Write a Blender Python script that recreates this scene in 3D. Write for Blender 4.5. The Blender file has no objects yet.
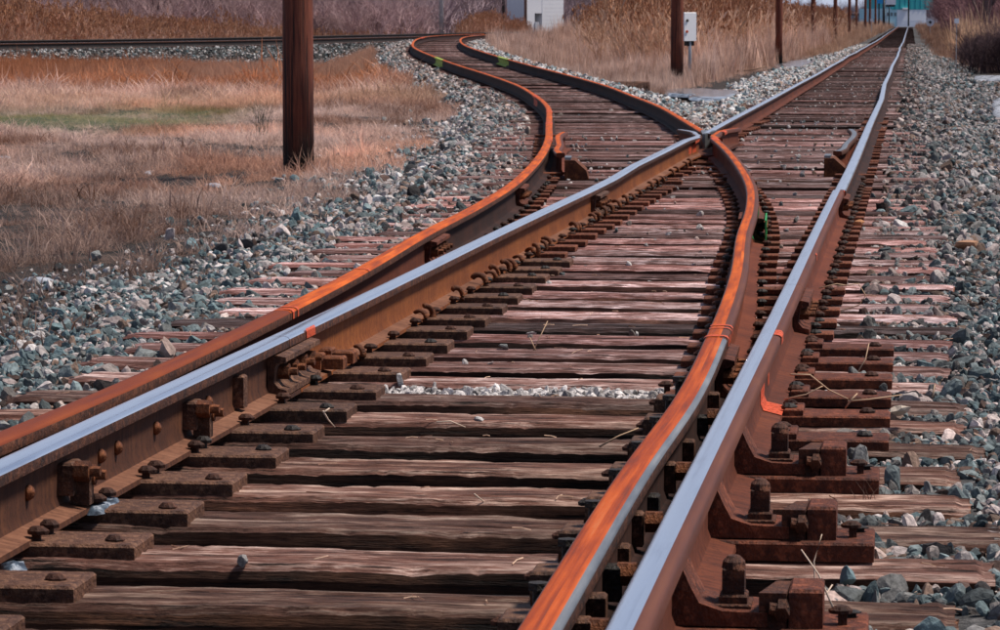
import bpy, bmesh, math, random
import numpy as np
from mathutils import Vector, Matrix, noise
R_ = math.radians
G = lambda v: (v, v, v)
random.seed(7); rng = np.random.default_rng(7)
sc = bpy.context.scene

# ------------------------------------------------------------------ camera, world, sun, exposure
CZ = 1.60                      # eye height of the camera in metres, heights below are given relative to it
cd = bpy.data.cameras.new('camera'); cam = bpy.data.objects.new('camera', cd); sc.collection.objects.link(cam)
cam.location = (0, 0, CZ); cam.rotation_euler = (R_(90) - math.atan(291/3400), 0, 0)
cd.lens = 122.4; cd.sensor_width = 36; cd.clip_start = .1; cd.clip_end = 4000
cd.dof.use_dof = True; cd.dof.focus_distance = 11.0; cd.dof.aperture_fstop = 34
sc.camera = cam
SUN_EL, SUN_AZ = 61.0, 82.0    # azimuth clockwise from +Y: high on the right, a little ahead
w = bpy.data.worlds.new('World'); sc.world = w; w.use_nodes = True
nt = w.node_tree; bg = nt.nodes['Background']; sky = nt.nodes.new('ShaderNodeTexSky')
sky.sky_type = 'NISHITA'; sky.sun_disc = False; sky.sun_elevation = R_(SUN_EL); sky.sun_rotation = R_(SUN_AZ)
sky.air_density = 1.0; sky.dust_density = 0.7; sky.ozone_density = 3.5
# pale lavender cloud veil, densest towards the horizon all the way round
tc = nt.nodes.new('ShaderNodeTexCoord'); sx = nt.nodes.new('ShaderNodeSeparateXYZ'); nt.links.new(tc.outputs['Generated'], sx.inputs[0])
vr = nt.nodes.new('ShaderNodeValToRGB'); vr.color_ramp.elements[0].position = 0.0; vr.color_ramp.elements[0].color = (.85, .85, .85, 1); vr.color_ramp.elements[1].position = .42; vr.color_ramp.elements[1].color = (.12, .12, .12, 1)
vm = nt.nodes.new('ShaderNodeMix'); vm.data_type = 'RGBA'; vm.inputs[7].default_value = (8.2, 9.0, 11.8, 1)
nt.links.new(sx.outputs[2], vr.inputs[0]); nt.links.new(vr.outputs[0], vm.inputs[0]); nt.links.new(sky.outputs[0], vm.inputs[6])
nt.links.new(vm.outputs[2], bg.inputs[0]); bg.inputs[1].default_value = 0.052
sd = bpy.data.lights.new('sun', 'SUN'); sun = bpy.data.objects.new('sun', sd); sc.collection.objects.link(sun)
sd.energy = 3.7; sd.angle = R_(10); sd.color = (1.0, .90, .80)
dv = Vector((math.sin(R_(SUN_AZ))*math.cos(R_(SUN_EL)), math.cos(R_(SUN_AZ))*math.cos(R_(SUN_EL)), math.sin(R_(SUN_EL))))
sun.rotation_euler = dv.to_track_quat('Z', 'Y').to_euler()
sc.view_settings.view_transform = 'Standard'; sc.view_settings.look = 'None'
sc.view_settings.exposure = 0.42; sc.view_settings.gamma = 1.0

# ------------------------------------------------------------------ helpers: objects
COL = sc.collection
def obj(name, me, parent=None, mat=None, label=None, loc=None, rz=0, kind=None, tone=None):
    o = bpy.data.objects.new(name, me); COL.objects.link(o)
    if parent is not None: o.parent = parent
    if mat is not None:
        if not me.materials: me.materials.append(mat)
    if label: o['label'] = label
    if loc is not None: o.location = loc
    if rz: o.rotation_euler = (0, 0, rz)
    if kind: o['kind'] = kind
    if tone is not None: o['tone'] = float(tone)
    if tone is not None: o['sidetone'] = float(tone)
    return o
def thing(name, label, cat, loc=(0, 0, 0), rz=0, group=None):
    o = bpy.data.objects.new(name, None); COL.objects.link(o); o.empty_display_size = .1
    o.location = loc; o.rotation_euler = (0, 0, rz); o['label'] = label; o['category'] = cat
    if group: o['group'] = group
    return o
def tag(o, label, cat, group=None):
    o['label'] = label; o['category'] = cat
    if group: o['group'] = group
    return o
def mesh(name, V, F, mats=(), mi=None, smooth=False, uv=None):
    me = bpy.data.meshes.new(name); me.from_pydata([tuple(v) for v in V], [], F)
    for m in mats: me.materials.append(m)
    if mi is not None: me.polygons.foreach_set('material_index', mi)
    if smooth: me.polygons.foreach_set('use_smooth', [True]*len(me.polygons))
    if uv is not None:
        l = me.uv_layers.new(name='UVMap'); l.data.foreach_set('uv', np.asarray(uv, 'f').ravel())
    me.update(); return me
class MB:                                     # collects simple shapes into one mesh
    def __init__(s): s.V = []; s.F = []; s.M = []
    def add(s, V, F, m=0):
        b = len(s.V); s.V += [tuple(v) for v in V]; s.F += [tuple(i+b for i in f) for f in F]; s.M += [m]*len(F); return s
    def box(s, x0, x1, y0, y1, z0, z1, m=0, bev=0.0):
        if bev <= 0:
            V = [(x, y, z) for z in (z0, z1) for y in (y0, y1) for x in (x0, x1)]
            return s.add(V, [(0, 2, 3, 1), (4, 5, 7, 6), (0, 1, 5, 4), (2, 6, 7, 3), (0, 4, 6, 2), (1, 3, 7, 5)], m)
        b = bev
        V = []
        for z, e in ((z0, 0), (z1-b, 0), (z1, b)):
            V += [(x0+e, y0+e, z), (x1-e, y0+e, z), (x1-e, y1-e, z), (x0+e, y1-e, z)]
        F = [(0, 3, 2, 1), (8, 9, 10, 11)]
        for k in (0, 4):
            for i in range(4): j = (i+1) % 4; F.append((k+i, k+j, k+4+j, k+4+i))
        return s.add(V, F, m)
    def tube(s, P, r, n=6, m=0, cap=True):
        P = [Vector(p) for p in P]; rs = r if isinstance(r, (list, tuple)) else [r]*len(P)
        V = []; F = []
        for i, p in enumerate(P):
            t = (P[min(i+1, len(P)-1)]-P[max(i-1, 0)]).normalized()
            a = t.cross(Vector((0, 0, 1)) if abs(t.z) < .9 else Vector((1, 0, 0))).normalized(); b = t.cross(a)
            for k in range(n): an = 2*math.pi*k/n; V.append(p+(a*math.cos(an)+b*math.sin(an))*rs[i])
        for i in range(len(P)-1):
            for k in range(n): j = (k+1) % n; F.append((i*n+k, i*n+j, (i+1)*n+j, (i+1)*n+k))
        if cap: F.append(tuple(range(n))[::-1]); F.append(tuple((len(P)-1)*n+k for k in range(n)))
        return s.add(V, F, m)
    def prism(s, pts, a0, a1, axis='y', m=0):   # polygon extruded along an axis
        n = len(pts); V = []
        for a in (a0, a1):
            for (u, v) in pts: V.append({'y': (u, a, v), 'x': (a, u, v), 'z': (u, v, a)}[axis])
        F = [tuple(range(n)), tuple(range(2*n-1, n-1, -1))]
        for i in range(n): j = (i+1) % n; F.append((i, i+n, j+n, j))
        return s.add(V, F, m)
    def me(s, name, mats=(), smooth=False):
        me = mesh(name, s.V, s.F, mats, s.M, smooth)
        bm = bmesh.new(); bm.from_mesh(me); bmesh.ops.recalc_face_normals(bm, faces=bm.faces); bm.to_mesh(me); bm.free(); return me

# ------------------------------------------------------------------ helpers: materials
class NT:
    def __init__(s, name):
        s.m = bpy.data.materials.new(name); s.m.use_nodes = True; s.t = s.m.node_tree
        s.b = s.t.nodes['Principled BSDF']; s.o = s.t.nodes['Material Output']
    def n(s, typ, **k):
        nd = s.t.nodes.new('ShaderNode'+typ)
        for a, v in k.items():
            if a[0] == '_': setattr(nd, a[1:], v)
            else: nd.inputs[a.replace('__', ' ')].default_value = v
        return nd
    def l(s, a, b): s.t.links.new(a, b); return s
    def coord(s, kind='Object', scale=(1, 1, 1)):
        c = s.n('TexCoord'); mp = s.n('Mapping'); mp.inputs['Scale'].default_value = scale
        s.l(c.outputs[kind], mp.inputs['Vector']); return mp.outputs[0]
    def noise(s, vec, scale, detail=4, rough=.6):
        n = s.n('TexNoise'); n.inputs['Scale'].default_value = scale; n.inputs['Detail'].default_value = detail; n.inputs['Roughness'].default_value = rough
        s.l(vec, n.inputs['Vector']); return n.outputs['Fac']
    def ramp(s, fac, stops, interp='LINEAR'):
        r = s.n('ValToRGB'); r.color_ramp.interpolation = interp
        e = r.color_ramp.elements
        while len(e) > 1: e.remove(e[0])
        for i, (p, c) in enumerate(stops):
            el = e[0] if i == 0 else e.new(p)
            el.position = p; el.color = (*c, 1) if len(c) == 3 else c
        s.l(fac, r.inputs[0]); return r.outputs[0]
    def mix(s, fac, a, b, mode='MIX'):
        x = s.n('Mix'); x.data_type = 'RGBA'; x.blend_type = mode
        for sock, v in ((x.inputs[0], fac), (x.inputs[6], a), (x.inputs[7], b)):
            if hasattr(v, 'links'): s.l(v, sock)
            elif isinstance(v, (int, float)): sock.default_value = v
            else: sock.default_value = (*v, 1)
        return x.outputs[2]
    def math(s, op, a, b=0.0):
        x = s.n('Math'); x.operation = op
        for sock, v in ((x.inputs[0], a), (x.inputs[1], b)):
            if hasattr(v, 'links'): s.l(v, sock)
            else: sock.default_value = v
        return x.outputs[0]
    def bump(s, h, strength=.5, dist=.01):
        b = s.n('Bump'); b.inputs['Strength'].default_value = strength; b.inputs['Distance'].default_value = dist
        s.l(h, b.inputs['Height']); s.l(b.outputs[0], s.b.inputs['Normal']); return s
    ALB = .68
    def base(s, c, rough=.8, metal=0.0):
        if metal < .4:
            if hasattr(c, 'links'): c = s.mix(1.0, c, G(s.ALB), 'MULTIPLY')
            else: c = tuple(q*s.ALB for q in c)
        if hasattr(c, 'links'): s.l(c, s.b.inputs['Base Color'])
        else: s.b.inputs['Base Color'].default_value = (*c, 1)
        if hasattr(rough, 'links'): s.l(rough, s.b.inputs['Roughness'])
        else: s.b.inputs['Roughness'].default_value = rough
        s.b.inputs['Metallic'].default_value = metal; return s
def rust_mat(name, dark, mid, lite, rough=.75, kind='Object', scale=1.0, spec=.3, bump=.4):
    t = NT(name); v = t.coord(kind, (scale, scale, scale))
    a = t.noise(v, 13, 7, .75); c = t.ramp(a, [(.34, dark), (.5, mid), (.66, lite)])
    a2 = t.noise(v, 38, 4, .7); c = t.mix(t.ramp(a2, [(.52, G(0)), (.62, G(.75))]), c, tuple(min(1, x*1.45+.01) for x in lite)); oi = t.n('ObjectInfo'); c = t.mix(1.0, c, t.mix(oi.outputs['Random'], G(.72), G(1.2)), 'MULTIPLY')
    f = t.noise(v, 90, 3, .7); c = t.mix(t.ramp(f, [(.45, G(0)), (.75, G(.5))]), c, tuple(x*.35 for x in dark))
    w = t.coord(kind, (scale*1.2, scale*1.2, scale*14)) if False else v
    t.base(c, rough); t.b.inputs['Specular IOR Level'].default_value = spec
    t.bump(t.math('ADD', f, a2), .9, .006); return t.m
M = {}
M['rust'] = rust_mat('rust', (.06, .018, .009), (.16, .048, .018), (.27, .085, .026))
M['rust_dark'] = rust_mat('rust_dark', (.025, .010, .007), (.075, .024, .012), (.14, .045, .018))
M['rust_plate'] = rust_mat('rust_plate', (.07, .022, .014), (.19, .055, .026), (.30, .095, .042), .8)
M['rust_red'] = rust_mat('rust_red', (.055, .014, .008), (.145, .036, .016), (.25, .066, .026), .75)
M['iron_brown'] = rust_mat('iron_brown', (.05, .021, .013), (.13, .055, .032), (.23, .11, .06), .7)
M['iron_black'] = rust_mat('iron_black', (.012, .010, .010), (.03, .024, .022), (.07, .05, .04), .6)
def rail_top(name, stops, rough, metal, streak=.35, spec=.5):
    t = NT(name); v = t.coord('UV', (60, .55, 1)); a = t.noise(v, 1.0, 5, .6)
    v2 = t.coord('UV', (14, 1.7, 1)); b = t.noise(v2, 1.0, 4, .6)
    f = t.math('ADD', t.math('MULTIPLY', a, streak), t.math('MULTIPLY', b, 1-streak))
    t.base(t.ramp(f, stops), t.ramp(f, [(.3, G(rough*.8)), (.7, G(min(1, rough*1.35)))]), metal)
    t.b.inputs['Specular IOR Level'].default_value = spec; vp = t.coord('Object', (1, .5, 1)); pp = t.noise(vp, 130, 4, .7); t.bump(t.math('ADD', a, t.math('MULTIPLY', pp, .6 if metal > .9 else 2.0)), .10 if metal > .9 else .25, .002); return t.m
M['polished'] = rail_top('polished_steel', [(.30, (.30, .30, .33)), (.40, (.66, .68, .75)), (.5, (.82, .84, .90)), (.8, (.96, .97, .99))], .19, 1.0)
M['steel_dull'] = rail_top('dull_steel', [(.3, (.06, .065, .07)), (.5, (.20, .21, .22)), (.75, (.38, .38, .38))], .38, .7)
M['rust_top'] = rail_top('rust_top_orange', [(.30, (.13, .030, .012)), (.46, (.54, .095, .016)), (.6, (.88, .18, .03)), (.75, (.92, .32, .09))], .6, 0, .35, .12)
M['rust_side'] = rail_top('rust_head_side', [(.25, (.07, .022, .014)), (.5, (.16, .052, .032)), (.78, (.26, .10, .06))], .6, 0, .5, .2)
M['rust_grey'] = rail_top('rust_head_grey', [(.25, (.13, .06, .05)), (.5, (.24, .12, .10)), (.78, (.38, .24, .21))], .55, .1, .5, .25)
def body_mat(name, dark, mid, lite):
    t = NT(name); v = t.coord('UV', (4, 1.2, 1)); a = t.noise(v, 1.0, 6, .65)
    v2 = t.coord('UV', (2.0, 45, 1)); b = t.noise(v2, 1.0, 3, .6)
    v3 = t.coord('Object', (1, 1, 1)); c3 = t.noise(v3, 55, 4, .7)
    f = t.math('ADD', t.math('MULTIPLY', a, .55), t.math('MULTIPLY', b, .45))
    c = t.ramp(f, [(.33, dark), (.5, mid), (.68, lite)])
    c = t.mix(t.ramp(c3, [(.5, G(0)), (.72, G(.65))]), c, tuple(x*.5 for x in dark))
    t.base(c, .8); t.b.inputs['Specular IOR Level'].default_value = .25; t.bump(c3, .35, .003); return t.m
M['body_orange'] = body_mat('rail_body_orange_rust', (.10, .026, .008), (.26, .072, .016), (.42, .135, .030))
M['body_red'] = body_mat('rail_body_red_rust', (.07, .018, .010), (.19, .045, .020), (.30, .08, .032))
M['rail_foot_lit'] = body_mat('rail_foot_lit_brown', (.10, .04, .022), (.24, .10, .055), (.40, .19, .11))  # light on the foot's upper face painted in as a paler brown
M['body_dark'] = body_mat('rail_body_dark_rust', (.012, .006, .005), (.04, .014, .010), (.10, .034, .020))

M['body_rusty'] = body_mat('rail_body_rusty', (.06, .016, .009), (.15, .038, .018), (.25, .068, .028))
def wood_mat(name, side):
    t = NT(name)
    v = t.coord('Object', (1.3, 17, 17)); a = t.noise(v, 1.0, 6, .65)
    vf = t.coord('Object', (11, 150, 150)); f = t.noise(vf, 1.0, 4, .7)
    vb = t.coord('Object', (2.2, 3.0, 3.0)); b = t.noise(vb, 1.3, 5, .65)
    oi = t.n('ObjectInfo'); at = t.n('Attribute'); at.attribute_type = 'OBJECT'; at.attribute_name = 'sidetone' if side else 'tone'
    h = t.math('ADD', t.math('MULTIPLY', a, .6), t.math('MULTIPLY', f, .4))
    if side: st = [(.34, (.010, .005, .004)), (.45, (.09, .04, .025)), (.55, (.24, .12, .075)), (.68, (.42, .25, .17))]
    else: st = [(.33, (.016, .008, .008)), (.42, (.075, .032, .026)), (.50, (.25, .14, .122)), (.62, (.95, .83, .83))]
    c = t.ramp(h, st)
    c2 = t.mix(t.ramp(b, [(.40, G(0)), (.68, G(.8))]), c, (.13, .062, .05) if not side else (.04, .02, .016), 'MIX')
    vk = t.coord('Object', (2.6, 42, 42)); kk = t.noise(vk, 1.0, 5, .75); c2 = t.mix(t.ramp(kk, [(.36, G(.97)), (.42, G(0))]), c2, (.012, .007, .006))
    vm = t.coord('Object', (9, 24, 24)); km = t.noise(vm, 1.0, 4, .7); c2 = t.mix(1.0, c2, t.ramp(km, [(.3, G(.55)), (.5, G(1.0)), (.72, G(1.45))]), 'MULTIPLY')
    wa = t.n('Attribute'); wa.attribute_type = 'OBJECT'; wa.attribute_name = 'warm'
    h = t.math('ADD', t.math('ADD', h, t.math('MULTIPLY', t.ramp(kk, [(.34, G(0)), (.44, G(1))]), .35)), t.math('MULTIPLY', km, .35))
    red = t.mix(oi.outputs['Random'], (1.12, .84, .82), (1.0, .97, 1.0)); red = t.mix(wa.outputs['Fac'], red, (1.05, .86, .66))
    c3 = t.mix(1.0, c2, red, 'MULTIPLY')
    tn = t.n('CombineColor'); 
    for i in range(3): t.l(at.outputs['Fac'], tn.inputs[i])
    c4 = t.mix(1.0, c3, tn.outputs[0], 'MULTIPLY')
    t.base(c4, .82); t.b.inputs['Specular IOR Level'].default_value = .25; t.bump(h, 1.0, .014); return t.m
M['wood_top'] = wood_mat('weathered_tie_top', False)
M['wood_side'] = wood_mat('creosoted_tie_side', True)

def inst_mat(name, rough=.85, bump=0, var=.35, scale=30, transl=0.0):
    t = NT(name); t.ALB = 1.25 if transl else .78; at = t.n('Attribute'); at.attribute_type = 'INSTANCER'; at.attribute_name = 'col'
    v = t.coord('Object'); a = t.noise(v, scale, 4, .65)
    g = t.ramp(a, [(.3, G(1-var)), (.7, G(1+var))])
    t.base(t.mix(1.0, at.outputs['Color'], g, 'MULTIPLY'), rough); t.b.inputs['Specular IOR Level'].default_value = .3
    if bump: t.bump(a, bump, .1)
    if transl:
        tr = t.n('BsdfTranslucent'); t.l(t.b.inputs['Base Color'].links[0].from_socket, tr.inputs[0]); mx = t.n('MixShader'); mx.inputs[0].default_value = transl
        t.l(t.b.outputs[0], mx.inputs[1]); t.l(tr.outputs[0], mx.inputs[2]); t.l(mx.outputs[0], t.o.inputs[0])
    return t.m
M['stone'] = inst_mat('ballast_stone', .85, .25, .45, 2.2)
M['grass'] = inst_mat('dry_grass', .9, 0, .3, 3, .42)
M['twig'] = inst_mat('bare_twigs', .9, 0, .25, 2, .25)
def plain(name, c, rough=.8, metal=0, var=.2, scale=8, bump=.1):
    t = NT(name); t.ALB = 1.0; v = t.coord('Object'); a = t.noise(v, scale, 5, .6)
    t.base(t.mix(a, tuple(x*(1-var) for x in c), tuple(min(1, x*(1+var)) for x in c)), rough, metal); t.bump(a, bump, .01); return t.m
M['plume'] = inst_mat('reed_plume', .95, 0, .3, 3)

# ------------------------------------------------------------------ track geometry (plan and profile)
def herm(xs, ys):
    xs = np.array(xs, float); ys = np.array(ys, float); m = np.gradient(ys, xs)
    def fn(x):
        x = np.asarray(x, float); i = np.clip(np.searchsorted(xs, x)-1, 0, len(xs)-2)
        h = xs[i+1]-xs[i]; t = (x-xs[i])/h; tt = np.clip(t, 0, 1)
        r = (2*tt**3-3*tt**2+1)*ys[i]+(tt**3-2*tt**2+tt)*h*m[i]+(-2*tt**3+3*tt**2)*ys[i+1]+(tt**3-tt**2)*h*m[i+1]
        r = np.where(x > xs[-1], ys[-1]+(x-xs[-1])*m[-1], r); r = np.where(x < xs[0], ys[0]+(x-xs[0])*m[0], r); return r
    return fn
SL = .1205
def wob(y, seed):                               # small kinks at rail joints every 12 m or so
    k = np.arange(0, 900, 11.9); r = np.random.default_rng(seed).normal(0, .018, len(k)); r[:2] *= .2
    return np.interp(y, k, r)
xm = lambda y: SL*np.asarray(y, float)-1.19
HM = herm([3, 5, 7, 11, 16, 25, 40, 60, 100, 200, 300, 450, 650], [-.925, -.93, -.94, -.965, -.98, -1.02, -1.035, -1.035, -1.0, -.93, -.75, -.45, -.15])
zm = lambda y: CZ+HM(y)
xd_ = herm([3, 5.2, 7.3, 8.7, 10.6, 13.3, 16, 18.3, 21, 24.5, 28, 31.5, 34, 38, 46, 53, 58.5, 66, 71, 76, 85, 105, 122, 135, 150, 168, 190],
           [-.96, -.70, -.455, -.275, -.075, .18, .395, .60, .80, .98, 1.115, 1.205, 1.24, 1.30, 1.39, 1.30, 1.08, .45, -.08, -.50, -1.2, -1.93, -2.12, -1.98, -1.45, -.3, 1.6])
xd = lambda y: xd_(y)
HD = herm([30, 35, 39, 46, 53, 59, 66, 71, 76, 85, 105, 122, 140, 165, 190], [-1.03, -1.05, -1.07, -1.10, -1.105, -1.05, -.95, -.865, -.80, -.68, -.58, -.50, -.475, -.485, -.50])
zd = lambda y: CZ+np.where(np.asarray(y) < 32, HM(y), HD(y))
xf = herm([60, 80, 100, 122, 138, 152, 172, 200, 240, 300], [-58, -43, -30, -18.3, -10.6, -5.4, .2, 5.5, 11, 19])
HF = herm([60, 100, 122, 138, 152, 172, 200, 300], [-.74, -.73, -.69, -.64, -.57, -.51, -.5, -.5])
zf = lambda y: CZ+HF(y)
def slope(fx, y): return (float(fx(y+.05))-float(fx(y-.05)))/.1
def pos(fx, fz, y, off):                        # point beside a centreline, off metres to its right
    s = slope(fx, y); c = 1/math.hypot(1, s); return Vector((float(fx(y))+off*c, y-off*s*c, float(fz(y))))
def rzat(fx, y): return -math.atan(slope(fx, y))

def F_field(x, y):
    x = np.asarray(x, float); y = np.asarray(y, float)
    right = 1/(1+np.exp(-(x-xm(y))/1.0))
    base = CZ-1.46+.06*right + .035*np.sin(x*1.7+y*.31)*np.sin(y*.43+1.3)+.03*np.sin(x*.6-y*.17)
    base = np.where(right > .5, base+np.clip((y-200)/400, 0, 1)*.9, base+np.clip((y-200)/400, 0, 1)*.9)
    return base
def ground(x, y):
    x = np.asarray(x, float); y = np.asarray(y, float)
    cribd = np.interp(y, [5, 12, 22, 40], [.165, .16, .12, .11])
    def bed(fx, fz, half, sl, top=.235):
        s = (fx(y+.1)-fx(y-.1))/.2; d = np.abs(x-fx(y))/np.sqrt(1+s*s)
        z = fz(y)-top; return np.where(d < half, z, z-(d-half)*sl), d
    bm_, dm = bed(xm, zm, 1.75, .42); bd_, dd = bed(xd, zd, 1.75, .42); bf_, df = bed(xf, zf, 1.9, .36, .30)
    bd_ = np.where(y > 186, -9, bd_); 
    t = np.maximum(np.maximum(bm_, bd_), bf_)
    z = np.maximum(F_field(x, y), t)
    crib = ((dm < .98) | ((dd < .98) & (y < 186)) | ((x > xd(y)) & (x < xm(y)) & (y < 37)))
    z = np.where(crib, np.minimum(z, np.minimum(zm(y), np.where(y < 40, zm(y), np.where(dd < .98, zd(y), zm(y))))-.2-cribd*.999), z)
    return z
def gz(x, y): return float(ground(x, y))

# ------------------------------------------------------------------ ground sheet
def build_ground():
    def seq(parts):
        a = [parts[0][0]]
        for (p0, p1, st) in parts:
            n = max(1, round((p1-p0)/st)); a += list(np.linspace(p0, p1, n+1)[1:])
        return np.array(a)
    ys = seq([(-6, 3, 1.5), (3, 24, .12), (24, 70, .3), (70, 130, .6), (130, 260, 1.5), (260, 700, 15), (700, 2600, 150)])
    xs = seq([(-900, -200, 70), (-200, -60, 10), (-60, -20, 1.0), (-20, -5, .4), (-5, 6, .12), (6, 22, .4), (22, 60, 1.2), (60, 200, 10), (200, 900, 70)])
    X, Y = np.meshgrid(xs, ys); Z = ground(X, Y)
    nz = rng.normal(0, .006, Z.shape); Z = Z+nz*(Y < 60)
    V = np.stack([X.ravel(), Y.ravel(), Z.ravel()], 1); nx, ny = len(xs), len(ys)
    i = (np.arange(ny-1)[:, None]*nx+np.arange(nx-1)[None]).ravel(); Fq = np.stack([i, i+1, i+nx+1, i+nx], 1)
    me = bpy.data.meshes.new('ground'); me.vertices.add(len(V)); me.vertices.foreach_set('co', V.astype('f').ravel())
    me.loops.add(Fq.size); me.loops.foreach_set('vertex_index', Fq.ravel()); me.polygons.add(len(Fq))
    me.polygons.foreach_set('loop_start', np.arange(0, Fq.size, 4)); me.polygons.foreach_set('loop_total', np.full(len(Fq), 4)); me.update(); me.validate()
    me.polygons.foreach_set('use_smooth', [True]*len(Fq))
    isb = (ballast_mask(X, Y) > .5).ravel().astype('f')
    gr = green_mask(X, Y).ravel().astype('f')
    ca = me.color_attributes.new('mask', 'FLOAT_COLOR', 'POINT')
    ca.data.foreach_set('color', np.stack([isb, gr, isb*0, isb*0+1], 1).ravel())
    t = NT('ground_soil'); at = t.n('Attribute'); at.attribute_name = 'mask'; sp = t.n('SeparateColor'); t.l(at.outputs['Color'], sp.inputs[0])
    v = t.coord('Object'); a = t.noise(v, 2.2, 6, .65); b = t.noise(v, 26, 4, .7)
    soil = t.ramp(t.math('ADD', t.math('MULTIPLY', a, .5), t.math('MULTIPLY', b, .5)), [(.42, (.006, .004, .003)), (.52, (.03, .017, .012)), (.66, (.15, .09, .065))])
    grav = t.ramp(b, [(.35, (.02, .02, .022)), (.5, (.07, .07, .072)), (.7, (.2, .19, .19))])
    c = t.mix(sp.outputs[0], soil, grav); c = t.mix(t.math('MULTIPLY', sp.outputs[1], .8), c, (.09, .12, .04))
    t.base(c, .95); t.bump(b, .8, .04); me.materials.append(t.m)
    obj('ground', me, kind='structure')
def ballast_mask(x, y):                          # 1 where crushed stone lies
    x = np.asarray(x, float); y = np.asarray(y, float)
    n = .35*np.sin(y*.9+x)+.25*np.sin(y*2.3-x*2)+.2*np.sin(x*3.1+y*.37)
    lo = xd(y)-np.interp(y, [5, 10, 14, 20, 32, 45, 60, 80], [2.6, 4.6, 2.9, 2.6, 2.4, 2.2, 2.0, 2.0])-n*.35
    hi = xm(y)+np.interp(y, [5, 20, 60, 100, 140, 200], [4.2, 4.2, 3.9, 3.2, 2.4, 2.0])+n*.25
    a = ((x > lo) & (x < hi) & (y < 186)) | ((x > xm(y)-2.3-n*.2) & (x < hi))
    gap = (x > xd(y)+np.interp(y, [34, 60, 100], [2.2, 2.1, 2.0])+n*.2) & (x < xm(y)-np.interp(y, [34, 50, 100], [2.6, 2.9, 2.9])-n*.3) & (y > 44)
    s = (xf(y+.1)-xf(y-.1))/.2; df = (x-xf(y))/np.sqrt(1+s*s)
    m = (a & ~gap) | ((np.abs(df) < 4.8) & (y > 60) & (y < 300))
    return m.astype(float)
def green_mask(x, y):
    x = np.asarray(x, float); y = np.asarray(y, float)
    d = np.abs(y-(52+.1*(x+7)))
    return np.clip(1.5-d/5.5, 0, 1)*np.clip((-3.6-x)/1.2, 0, 1)*(y > 40)
build_ground()

# ------------------------------------------------------------------ rails
PR = [(0, 0), (.012, -.0003), (.022, -.001), (.030, -.0035), (.0355, -.010), (.0355, -.034), (.011, -.043), (.0085, -.058), (.0085, -.132), (.016, -.152), (.069, -.163), (.071, -.175)]
PROF = PR+[(-u, v) for (u, v) in PR[::-1][:-1]]     # 12 + 11 points
NPR = len(PROF)
def rail_mesh(name, fx, fz, off, y0, y1, tops, body, seed=1, bumpf=None, sz=1.0):
    """tops: material names for edges: [R centre..outer (3), R corner, R side, L side, L corner, L outer..centre (3)]"""
    ys = [y0]
    while ys[-1] < y1-1e-6:
        ys.append(min(y1, ys[-1]+(.3 if ys[-1] < 60 else (.8 if ys[-1] < 150 else 6))))
    names = []
    def idx(n):
        if n not in names: names.append(n)
        return names.index(n)
    em = []
    for e in range(NPR):
        if e <= 2: mname = tops[e]
        elif e == 3: mname = tops[3]
        elif e == 4: mname = tops[4]
        elif e == NPR-5: mname = tops[5]
        elif e == NPR-4: mname = tops[6]
        elif e >= NPR-3: mname = tops[7+(e-(NPR-3))]
        elif e in (9, NPR-10): mname = 'rail_foot_lit' if body in ('body_brown', 'body_orange') else body
        else: mname = body
        em.append(idx(mname))
    V = []; F = []; MI = []; UV = []
    per = [0]
    for i in range(NPR): a, b = PROF[i], PROF[(i+1) % NPR]; per.append(per[-1]+math.hypot(a[0]-b[0], a[1]-b[1]))
    for y in ys:
        wo = float(wob(y, seed)) if seed else 0
        p = pos(fx, fz, y, off+wo); dz = bumpf(y) if bumpf else 0
        s = slope(fx, y); c = 1/math.hypot(1, s)
        for (u, v) in PROF: V.append((p.x+u*c*sz, p.y-u*s*c*sz, p.z+v*sz+dz))
    n = len(ys)
    for i in range(n-1):
        for e in range(NPR):
            j = (e+1) % NPR; F.append((i*NPR+e, (i+1)*NPR+e, (i+1)*NPR+j, i*NPR+j)); MI.append(em[e])
            UV += [(per[e], ys[i]), (per[e], ys[i+1]), (per[e+1], ys[i+1]), (per[e+1], ys[i])]
    F.append(tuple(range(NPR))); F.append(tuple((n-1)*NPR+k for k in range(NPR))[::-1]); MI += [idx(body)]*2
    UV += [(0, 0)]*(2*NPR)
    me = mesh(name, V, F, [M[q] for q in names], MI, False, UV)
    bm = bmesh.new(); bm.from_mesh(me); bmesh.ops.recalc_face_normals(bm, faces=bm.faces)
    for f in bm.faces:
        f.smooth = len(f.verts) == 4
    for e in bm.edges:
        if len(e.link_faces) == 2 and e.calc_face_angle(0) > .75: e.smooth = False
    bm.to_mesh(me); bm.free()
    return me
P_, O_ = 'polished', 'rust_top'
TOP_L = [P_, P_, P_, P_, 'rust_dark', 'rust_dark', 'rust_side', P_, P_, P_]
TOP_R = [P_, 'rust_side', 'rust_side', 'rust_side', 'rust_side', 'rust_side', P_, P_, P_, P_]
TOP_RF = [P_, P_, P_, 'steel_dull', 'rust_dark', 'rust_dark', P_, P_, P_, P_]
TOP_DL = [O_, O_, O_, O_, 'rust_dark', 'rust_dark', O_, O_, O_, O_]
TOP_DR = [O_, 'rust_side', 'rust_side', 'rust_side', 'rust_side', 'rust_side', 'rust_grey', O_, O_, O_]
M['rust_top_mid'] = rail_top('rust_top_mid', [(.32, (.10, .03, .016)), (.46, (.42, .065, .012)), (.58, (.70, .13, .024)), (.72, (.74, .27, .11))], .6, 0, .55, .15)
OM = 'rust_top_mid'
TOP_DR0 = [OM, OM, 'steel_dull', 'steel_dull', 'rust_dark', 'rust_side', 'rust_grey', OM, OM, OM]
track = thing('straight_track', 'straight railroad track with polished silver-blue rails running to the far building', 'railroad track', (0, 0, 0))
branch = thing('curved_track', 'branch track with orange rusted rails curving away to the left', 'railroad track', (0, 0, 0))
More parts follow.
